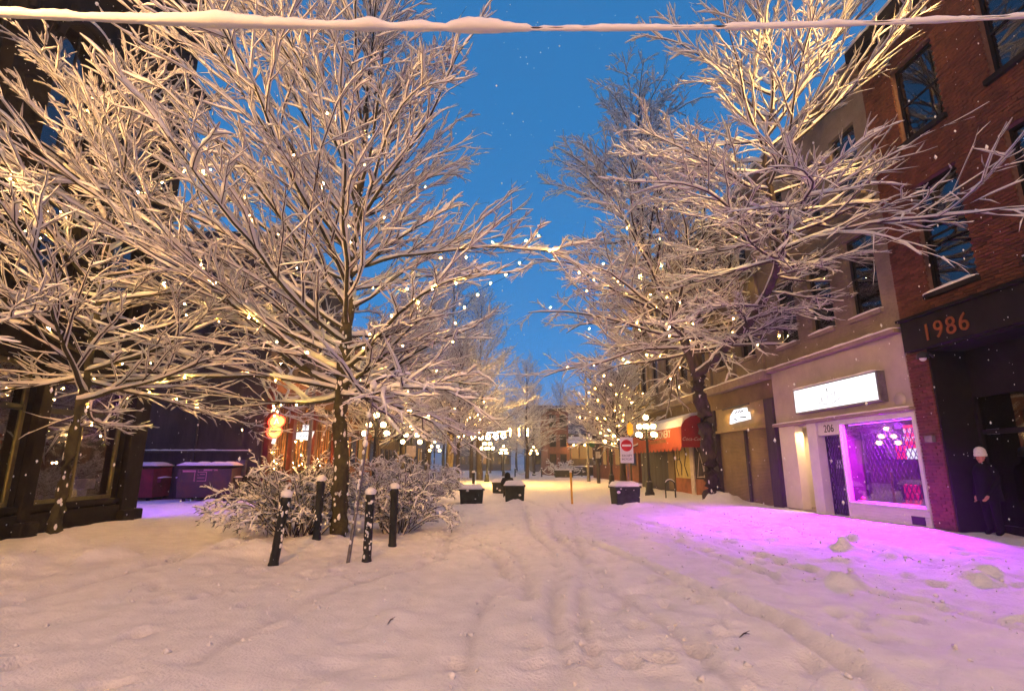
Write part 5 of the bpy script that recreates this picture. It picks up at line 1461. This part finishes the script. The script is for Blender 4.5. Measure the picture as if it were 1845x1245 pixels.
yp = thing("marker_post", "thin yellow-brown marker post alone in the street", "post", (3.57, 22.4, 0))
MB().tube([(3.57,22.4,-0.1),(3.53,22.4,1.25)], 0.045, 8).build("shaft", "yellow_post", yp); MB().ball((3.53,22.4,1.27), 0.06, 8, 5, 0.8).build("snow_cap", "snow", yp)
up_ = thing("utility_pole", "dark wooden pole with round green signs across the street", "pole", (8.6, 41.0, 0))
MB().tube([(8.6,41,-0.1),(8.55,41,7.5)], [0.14,0.10], 10).build("shaft", "dark_wood", up_)
for x in (8.15, 9.1):
    d_ = MB(); d_.tube([(x,40.86,3.05),(x,40.82,3.05)], 0.24, 18); d_.build("round_sign", "green_sign", up_)
box_part("small_plate", "pale_paint", up_, 8.4, 8.75, 40.83, 40.85, 2.0, 2.5); MB().box(8.1, 9.1, 40.87, 40.89, 3.03, 3.07).build("sign_bar", "black_iron", up_)
tp = thing("sign_pole", "tall pole with a yellow and a grey sign beside the many-globed lamp", "sign", (7.6, 28.0, 0))
MB().tube([(7.6,28,-0.1),(7.6,28,4.6)], 0.05, 8).build("shaft", "dark_frame", tp); MB().prism([(7.45,3.15),(7.62,3.0),(7.78,3.15),(7.78,3.6),(7.62,3.75),(7.45,3.6)], 'y', 27.9, 27.93).build("yellow_plate", "yellow_post", tp); box_part("grey_plate", "grey_metal", tp, 7.38, 7.75, 27.9, 27.93, 3.8, 4.4)
br = thing("bicycle_rack", "snow-capped hoop bicycle rack on the right walk", "bicycle rack", (8.35, 24.3, 0.08))
hoop = [(8.35+0.22*math.cos(a), 24.3, 0.65+0.22*math.sin(a)) for a in np.linspace(math.pi, 0, 10)]
MB().tube([(8.13,24.3,0.0)] + hoop + [(8.57,24.3,0.0)], 0.032, 8).build("hoop", "black_iron", br); MB().tube([(p[0],p[1],p[2]+0.03) for p in hoop[1:-1]], [0.02]+[0.035]*6+[0.02], 6).build("hoop_snow", "snow", br); MB().box(8.15,8.55,24.28,24.32,0.40,0.44).build("cross_bar", "black_iron", br)
bn = thing("picnic_bench", "brown slatted bench beside the slim mid-street tree", "bench", (-2.9, 38.0, 0))
for i in range(3): box_part("slat", "wood_beam", bn, -3.6, -2.2, 37.8+i*0.13, 37.9+i*0.13, 0.46, 0.50)
for i in range(3): box_part("back_slat", "wood_beam", bn, -3.6, -2.2, 38.22, 38.26, 0.62+i*0.13, 0.71+i*0.13)
for x in (-3.5, -2.35): box_part("leg", "black_iron", bn, x, x+0.06, 37.8, 38.2, -0.05, 0.455); box_part("back_post", "black_iron", bn, x, x+0.06, 38.265, 38.3, -0.05, 1.0)
snow_strip(-3.6, -2.2, 37.8, 38.16, 0.50, 0.10).build("seat_snow", "snow", bn)
# posts with chains round the square
cx = [3.6, 5.2, 6.8, 8.4, 10.0, 11.6]
for i, x in enumerate(cx):
    t = thing("chain_post", "snow-capped chain post of the far square, number from the left: " + ["first", "second", "third", "fourth", "fifth", "sixth"][i], "post", (x, 66-0.2*i, 0), "chain posts of the square")
    MB().lathe([(0.09,-0.1),(0.08,0.9),(0.11,0.95),(0.001,1.0)], (x,66-0.2*i,0), 10).build("shaft", "black_iron", t); MB().ball((x,66-0.2*i,1.04), 0.13, 8, 5, 0.7).build("snow_cap", "snow", t)
for i in range(5):
    P = [(cx[i]+(cx[i+1]-cx[i])*f, 66-0.2*(i+f), 0.85-0.55*math.sin(math.pi*f)) for f in np.linspace(0, 1, 11)]
    t = thing("chain", "snowy sagging chain of the far square, " + ["first", "second", "third", "fourth", "fifth"][i] + " span from the left", "chain", P[0], "chains of the square")
    MB().tube(P, 0.03, 6).build("links", "black_iron", t); MB().tube([(p[0],p[1],p[2]+0.05) for p in P], 0.055, 6).build("chain_snow", "snow", t)

# ------------------------------------------------------------------ cables across the street
rgc = np.random.default_rng(9)
n = 260; X = np.linspace(XL, XR, n); zc = 7.22 + 0.030*(X+2.5) + 0.0045*(X+2.0)**2
P = np.stack([X, np.full(n, 6.0) + 0.01*X, zc], -1)[None]
oc = thing("overhead_cable", "thick overhead cable wrapped in snow across the top of the view", "cable", (XL, 6, zc[0]))
v, q = wood_tubes(P, np.full((1, n), 0.018), 6); mesh_np("cable", v, q, "cable", oc)
T_, S_, U_ = frames(P)
amt = np.interp(X, [-9.8, -4.2, -3.6, 0.0, 0.9, 1.1, 6.0, 10.4], [0.04, 0.05, 0.075, 0.06, 0.018, 0.042, 0.030, 0.028])*(0.55 + 0.9*vnoise(X*3.1, X*0, 5))*rgc.uniform(0.85, 1.15, n)
amt[(X > 0.55) & (X < 0.72)] = 0.014
amt[(X > 3.1) & (X < 3.3)] = 0.012
w_ = amt[None]; v, q = ring_mesh(P, S_, U_, w_[..., None]*0.75*PX, np.where(PY < 0, -0.03, PY*(amt[:, None]*1.7)[None]) * np.ones((1, n, 1)))
mesh_np("cable_snow", v, q, "snow", oc)
def span(label, a, b, sag, r, snow, name="span_wire"):
    t = thing(name, label, "cable", a)
    P = [tuple(np.array(a)*(1-f)+np.array(b)*f - np.array([0,0,4*sag*f*(1-f)])) for f in np.linspace(0, 1, 40)]
    MB().tube(P, r, 5).build("cable", "cable", t)
    if snow: MB().tube([(p[0],p[1],p[2]+snow*0.7) for p in P], [snow*rgc.uniform(0.5, 1.3) for p in P], 5).build("cable_snow", "snow", t)
    return P
span("snowy wire sagging across mid-street above the lamps", (XL, 30, 9.4), (XR, 30, 8.6), 2.4, 0.012, 0.035)
P1 = span("wire carrying the swirl of lights across the far street", (XL, 42, 5.6), (12.0, 42, 5.4), 1.2, 0.012, 0.02)
span("second wire below the bulb-hung tree", (-9.9, 40, 5.0), (12.0, 40, 6.2), 1.1, 0.012, 0.03)
gd = thing("light_garland", "glowing swirl garland of bulbs hanging across the far street", "garland", (0.8, 42, 4.0))
gw = MB(); gb = MB(); path = []
for f in np.linspace(0, 1, 120):
    x = -1.9 + 3.6*f; path.append((x + 0.28*math.sin(f*38), 42.0, 3.86 + 0.26*math.cos(f*38) - 0.15*math.sin(f*math.pi)))
gw.tube(path, 0.012, 4)
for p in path: gb.ball(p, 0.032, 5, 4)
for x in (1.9, 2.6, 3.3):
    c = [(x, 42.0, 4.3), (x, 42.0, 3.75)]; gw.tube(c, 0.012, 4)
    for z_ in np.linspace(3.75, 4.25, 7): gb.ball((x, 42.0, z_), 0.034, 5, 4)
for x in np.arange(-1.6, 3.4, 0.8): gw.tube([(x, 42.0, 4.4), (x, 42.0, 4.0)], 0.006, 3)
gw.build("wire", "cable", gd); tag(gb.build("bulbs", "bulb", gd), kind="stuff")

# ------------------------------------------------------------------ people
def skin_body(name, joints, edges, rads, material, parent, sub=2):
    me = bpy.data.meshes.new(name); me.from_pydata(joints, edges, []); o = bpy.data.objects.new(name, me); COL.objects.link(o)
    me.materials.append(MATS[material])
    sk_ = o.modifiers.new("skin", 'SKIN'); sk_.use_smooth_shade = True
    if not me.skin_vertices: me.attributes.new("skin", 'FLOAT_VECTOR', 'POINT')
    for i, r in enumerate(rads): me.skin_vertices[0].data[i].radius = r if hasattr(r, '__len__') else (r, r)
    me.skin_vertices[0].data[0].use_root = True
    ss_ = o.modifiers.new("sub", 'SUBSURF'); ss_.levels = 1; ss_.render_levels = sub
    attach(o, parent)
    return o
def hand(name, wrist, d, down, parent):
    """palm, four fingers of unequal length and a thumb, slightly curled"""
    w = Vector(wrist); d = Vector(d).normalized(); dn = Vector(down).normalized(); sd_ = d.cross(dn).normalized()
    J = [w, w + d*0.045, w + d*0.085]; E_ = [(0, 1), (1, 2)]; Rr = [0.024, 0.034, 0.034]
    for k, (off, ln) in enumerate(((-0.028, 0.062), (-0.010, 0.075), (0.010, 0.078), (0.028, 0.066))):
        a = len(J); J += [w + d*0.085 + sd_*off, w + d*(0.085+ln*0.55) + sd_*off + dn*0.012, w + d*(0.085+ln*0.9) + sd_*off + dn*0.035]; E_ += [(2, a), (a, a+1), (a+1, a+2)]; Rr += [0.010, 0.009, 0.008]
    a = len(J); J += [w + d*0.03 - sd_*0.035, w + d*0.065 - sd_*0.055 + dn*0.015]; E_ += [(1, a), (a, a+1)]; Rr += [0.012, 0.009]
    return skin_body(name, [tuple(p) for p in J], E_, Rr, "skin", parent)
px_, py_ = 10.85, 11.28
pz = gz(px_, py_) - 0.02
pr = thing("person", "person in a white knit hat and dark clothes standing in the dark entrance", "person", (px_, py_, pz))
def q(x, y, z_): return (px_+x, py_+y, pz+z_)
# faces the street (-x), feet apart, hands low in front
J = [q(0,0,0.94), q(0,0,1.12), q(0.01,0,1.34), q(0.0,0,1.46), q(-0.01,0,1.53), q(-0.03,0,1.62), q(-0.02,0,1.72),
     q(0,0.17,1.40), q(0.02,0.25,1.15), q(-0.10,0.20,0.90), q(-0.16,0.16,0.82), q(0,-0.17,1.40), q(0.02,-0.25,1.15), q(-0.12,-0.20,0.92), q(-0.18,-0.16,0.84),
     q(0,0.09,0.88), q(-0.02,0.11,0.48), q(0.02,0.12,0.10), q(-0.12,0.13,0.04), q(0,-0.09,0.88), q(-0.02,-0.11,0.48), q(0.02,-0.12,0.10), q(-0.12,-0.13,0.04)]
E_ = [(0,1),(1,2),(2,3),(3,4),(4,5),(5,6),(2,7),(7,8),(8,9),(9,10),(2,11),(11,12),(12,13),(13,14),(0,15),(15,16),(16,17),(17,18),(0,19),(19,20),(20,21),(21,22)]
Rr = [(0.17,0.14),(0.17,0.14),(0.19,0.14),0.09,0.06,(0.085,0.095),(0.08,0.085),0.085,0.062,0.05,0.04,0.085,0.062,0.05,0.04,0.11,0.08,0.06,0.05,0.11,0.08,0.06,0.05]
skin_body("body", J, E_, Rr, "coat", pr)
fc = MB(); hx, hy, hz = q(-0.035, 0, 1.63)
fc.lathe([(0.002,-0.13),(0.045,-0.115),(0.068,-0.06),(0.078,0.0),(0.082,0.05),(0.075,0.10),(0.002,0.13)], (hx, hy, hz), 16); fc.tube([(hx-0.076,hy,hz+0.02),(hx-0.10,hy,hz-0.025)], [0.010,0.017], 6)
fc.ball((hx, hy+0.083, hz), 0.022, 6, 5, 1.5); fc.ball((hx, hy-0.083, hz), 0.022, 6, 5, 1.5); fc.build("face", "skin", pr)
ey = MB(); ey.ball((hx-0.072, hy+0.03, hz+0.022), 0.010, 6, 5); ey.ball((hx-0.072, hy-0.03, hz+0.022), 0.010, 6, 5); ey.box(hx-0.078, hx-0.07, hy-0.025, hy+0.025, hz-0.065, hz-0.058); ey.build("eyes_and_mouth", "ink", pr)
ht = MB(); ht.lathe([(0.10,0.02),(0.115,0.03),(0.118,0.075),(0.108,0.08),(0.11,0.12),(0.095,0.18),(0.055,0.22),(0.002,0.235)], (hx+0.006, hy, hz), 18); ht.build("knit_hat", "knit_white", pr)
hand("hand", q(-0.16,0.16,0.82), (-0.3,-0.35,-0.8), (-0.8,0,0.2), pr); hand("hand", q(-0.18,-0.16,0.84), (-0.3,0.35,-0.8), (-0.8,0,0.2), pr)
ct_ = MB(); ct_.lathe([(0.235,0.72),(0.215,0.95),(0.205,1.15),(0.225,1.33),(0.16,1.45),(0.10,1.50)], (px_, py_, pz), 16); o = ct_.build("coat", "coat", pr)

sx_, sy_ = 1.12, 27.6
sz_ = gz(sx_, sy_)
p2 = thing("person", "person in a black hooded coat seated low behind the middle planter", "person", (sx_, sy_, sz_))
def q2(x, y, z_): return (sx_+x, sy_+y, sz_+z_)
bx_ = thing("low_seat", "low dark seat under the person behind the middle planter", "seat", (sx_, sy_, sz_)); MB().box(sx_-0.25, sx_+0.25, sy_-0.18, sy_+0.2, 0.27+sz_, 0.32+sz_).build("seat", "dark_wood", bx_, 0.01)
for ax in (-0.22, 0.18): MB().box(sx_+ax, sx_+ax+0.04, sy_-0.14, sy_+0.16, sz_-0.05, sz_+0.268).build("leg", "dark_wood", bx_)
J = [q2(0,0,0.42), q2(0,0.03,0.62), q2(0,0.06,0.82), q2(0,0.07,0.93), q2(0,0.10,1.02), q2(0,0.13,1.12),
     q2(0.2,0.06,0.86), q2(0.30,0.10,0.62), q2(0.20,0.32,0.56), q2(0.12,0.42,0.58), q2(-0.2,0.06,0.86), q2(-0.30,0.10,0.62), q2(-0.20,0.32,0.56), q2(-0.12,0.42,0.58),
     q2(0.10,0.05,0.40), q2(0.13,0.45,0.46), q2(0.13,0.46,0.08), q2(0.13,0.60,0.05), q2(-0.10,0.05,0.40), q2(-0.13,0.45,0.46), q2(-0.13,0.46,0.08), q2(-0.13,0.60,0.05)]
E_ = [(0,1),(1,2),(2,3),(3,4),(4,5),(2,6),(6,7),(7,8),(8,9),(2,10),(10,11),(11,12),(12,13),(0,14),(14,15),(15,16),(16,17),(0,18),(18,19),(19,20),(20,21)]
Rr = [(0.21,0.17),(0.22,0.18),(0.23,0.17),0.12,(0.11,0.12),(0.10,0.11),0.12,0.09,0.07,0.05,0.12,0.09,0.07,0.05,0.12,0.09,0.07,0.05,0.12,0.09,0.07,0.05]
skin_body("body", J, E_, Rr, "coat", p2)
hd = MB(); hd.lathe([(0.16,-0.12),(0.15,-0.04),(0.135,0.06),(0.10,0.13),(0.002,0.165)], q2(0, 0.10, 1.06), 14); hd.build("hood", "coat", p2)
hand("hand", q2(0.12,0.42,0.58), (-0.3,0.8,0), (0,0.2,-1), p2); hand("hand", q2(-0.12,0.42,0.58), (0.3,0.8,0), (0,0.2,-1), p2)

# ------------------------------------------------------------------ small things lying in the snow
for (x, y, a, lab, L_) in ((2.55, 5.55, 0.4, "dark fallen twig lying in the snow at the lower right", 0.07), (-0.98, 6.1, 1.2, "broken twig sticking out of the snow in the left foreground", 0.06)):
    z_ = gz(x, y); t = thing("fallen_twig", lab, "twig", (x, y, z_))
    MB().tube([(x-L_*math.cos(a), y-L_*math.sin(a), z_), (x, y, z_+0.03), (x+L_*math.cos(a), y+L_*math.sin(a)*0.5, z_+0.02)], [0.004,0.007,0.003], 6).build("stem", "twig", t)
    MB().tube([(x, y, z_+0.03), (x+0.05, y-0.02, z_+0.06)], [0.005,0.002], 5).build("side_shoot", "twig", t)

# crumbs of snow thrown up along the ruts and footpaths
rk_ = np.random.default_rng(15); pts_ = []
for (tp_, w_, d_) in TRACKS:
    for a_, b_ in zip(tp_[:-1], tp_[1:]):
        L_ = math.hypot(b_[0]-a_[0], b_[1]-a_[1])
        if a_[1] > 20: continue
        for q_ in range(int(L_*9)):
            f_ = rk_.random(); pts_.append((a_[0]*(1-f_)+b_[0]*f_ + rk_.normal(0, 0.22), a_[1]*(1-f_)+b_[1]*f_))
for q_ in range(500): pts_.append((rk_.uniform(-6, 9), rk_.uniform(3, 17)))
for mx_, my_, r_, h_ in MOUNDS:
    for q_ in range(8): pts_.append((mx_ + rk_.normal(0, r_*1.1), my_ + rk_.normal(0, r_*1.1)))
pts_ = np.array(pts_); N = len(pts_)
zz_ = ground_height(pts_[:, :1].copy(), pts_[:, 1:].copy())[:, 0]
base = np.array([(1,0,0),(-1,0,0),(0,1,0),(0,-1,0),(0,0,0.9),(0,0,-0.9)], float)
sz = (0.008 + 0.030*rk_.random(N)**3)[:, None, None]
V = np.stack([pts_[:, 0], pts_[:, 1], zz_ + sz[:, 0, 0]*0.3], -1)[:, None] + base[None]*sz*rk_.uniform(0.6, 1.4, (N, 6, 1)) + rk_.normal(0, 0.25, (N, 6, 3))*sz
tri = np.array([(0,2,4),(2,1,4),(1,3,4),(3,0,4),(2,0,5),(1,2,5),(3,1,5),(0,3,5)])
cr_ = mesh_np("snow_crumbs", V.reshape(-1, 3), (np.arange(N)[:, None, None]*6 + tri[None]).reshape(-1, 3), "snow_ground")
tag(cr_, "loose crumbs of snow scattered along the wheel ruts", "snow crumbs", kind="stuff")

# ------------------------------------------------------------------ falling snow
rf_ = np.random.default_rng(77)
N = 2600
dist = 1.6 + 13*rf_.random(N)**0.8
u = rf_.uniform(-1.02, 1.02, N); vv = rf_.uniform(-0.70, 0.70, N)
fwd = np.array([math.sin(R(2.79))*math.cos(R(12.61)), math.cos(R(2.79))*math.cos(R(12.61)), math.sin(R(12.61))])
rt = np.array([math.cos(R(2.79)), -math.sin(R(2.79)), 0]); upv = np.cross(rt, fwd)
C = np.array([0, 0, 1.6]) + dist[:, None]*(fwd + u[:, None]*rt + vv[:, None]*upv)
C = C[C[:, 2] > 0.25]; N = len(C)
base = np.array([(1,0,0),(-1,0,0),(0,1,0),(0,-1,0),(0,0,1.5),(0,0,-1.5)], float)
sz = rf_.uniform(0.003, 0.008, (N, 1, 1))
V = C[:, None] + base[None]*sz*rf_.uniform(0.7, 1.3, (N, 6, 1))
tri = np.array([(0,2,4),(2,1,4),(1,3,4),(3,0,4),(2,0,5),(1,2,5),(3,1,5),(0,3,5)])
F = (np.arange(N)[:, None, None]*6 + tri[None]).reshape(-1, 3)
fs = mesh_np("falling_snow", V.reshape(-1, 3), F, "snow")
tag(fs, "snowflakes falling through the air above the street", "snowflakes", kind="stuff")

# ------------------------------------------------------------------ the snowy air itself
hz_ = MB().box(-640, 640, -80, 940, -1.6, 24.0)
me = bpy.data.meshes.new("haze"); me.from_pydata(hz_.v, [], hz_.f)
hm = bpy.data.materials.new("haze"); hm.use_nodes = True
t = hm.node_tree; t.nodes.remove(t.nodes["Principled BSDF"])
pv = t.nodes.new("ShaderNodeVolumePrincipled"); pv.inputs["Color"].default_value = (0.88, 0.88, 0.92, 1); pv.inputs["Density"].default_value = 0.0022; pv.inputs["Anisotropy"].default_value = 0.4
t.links.new(pv.outputs[0], t.nodes["Material Output"].inputs["Volume"])
me.materials.append(hm); MATS["haze"] = hm
haze = bpy.data.objects.new("haze", me); COL.objects.link(haze)
tag(haze, "thin snowy haze hanging over the whole street", "haze", kind="stuff")
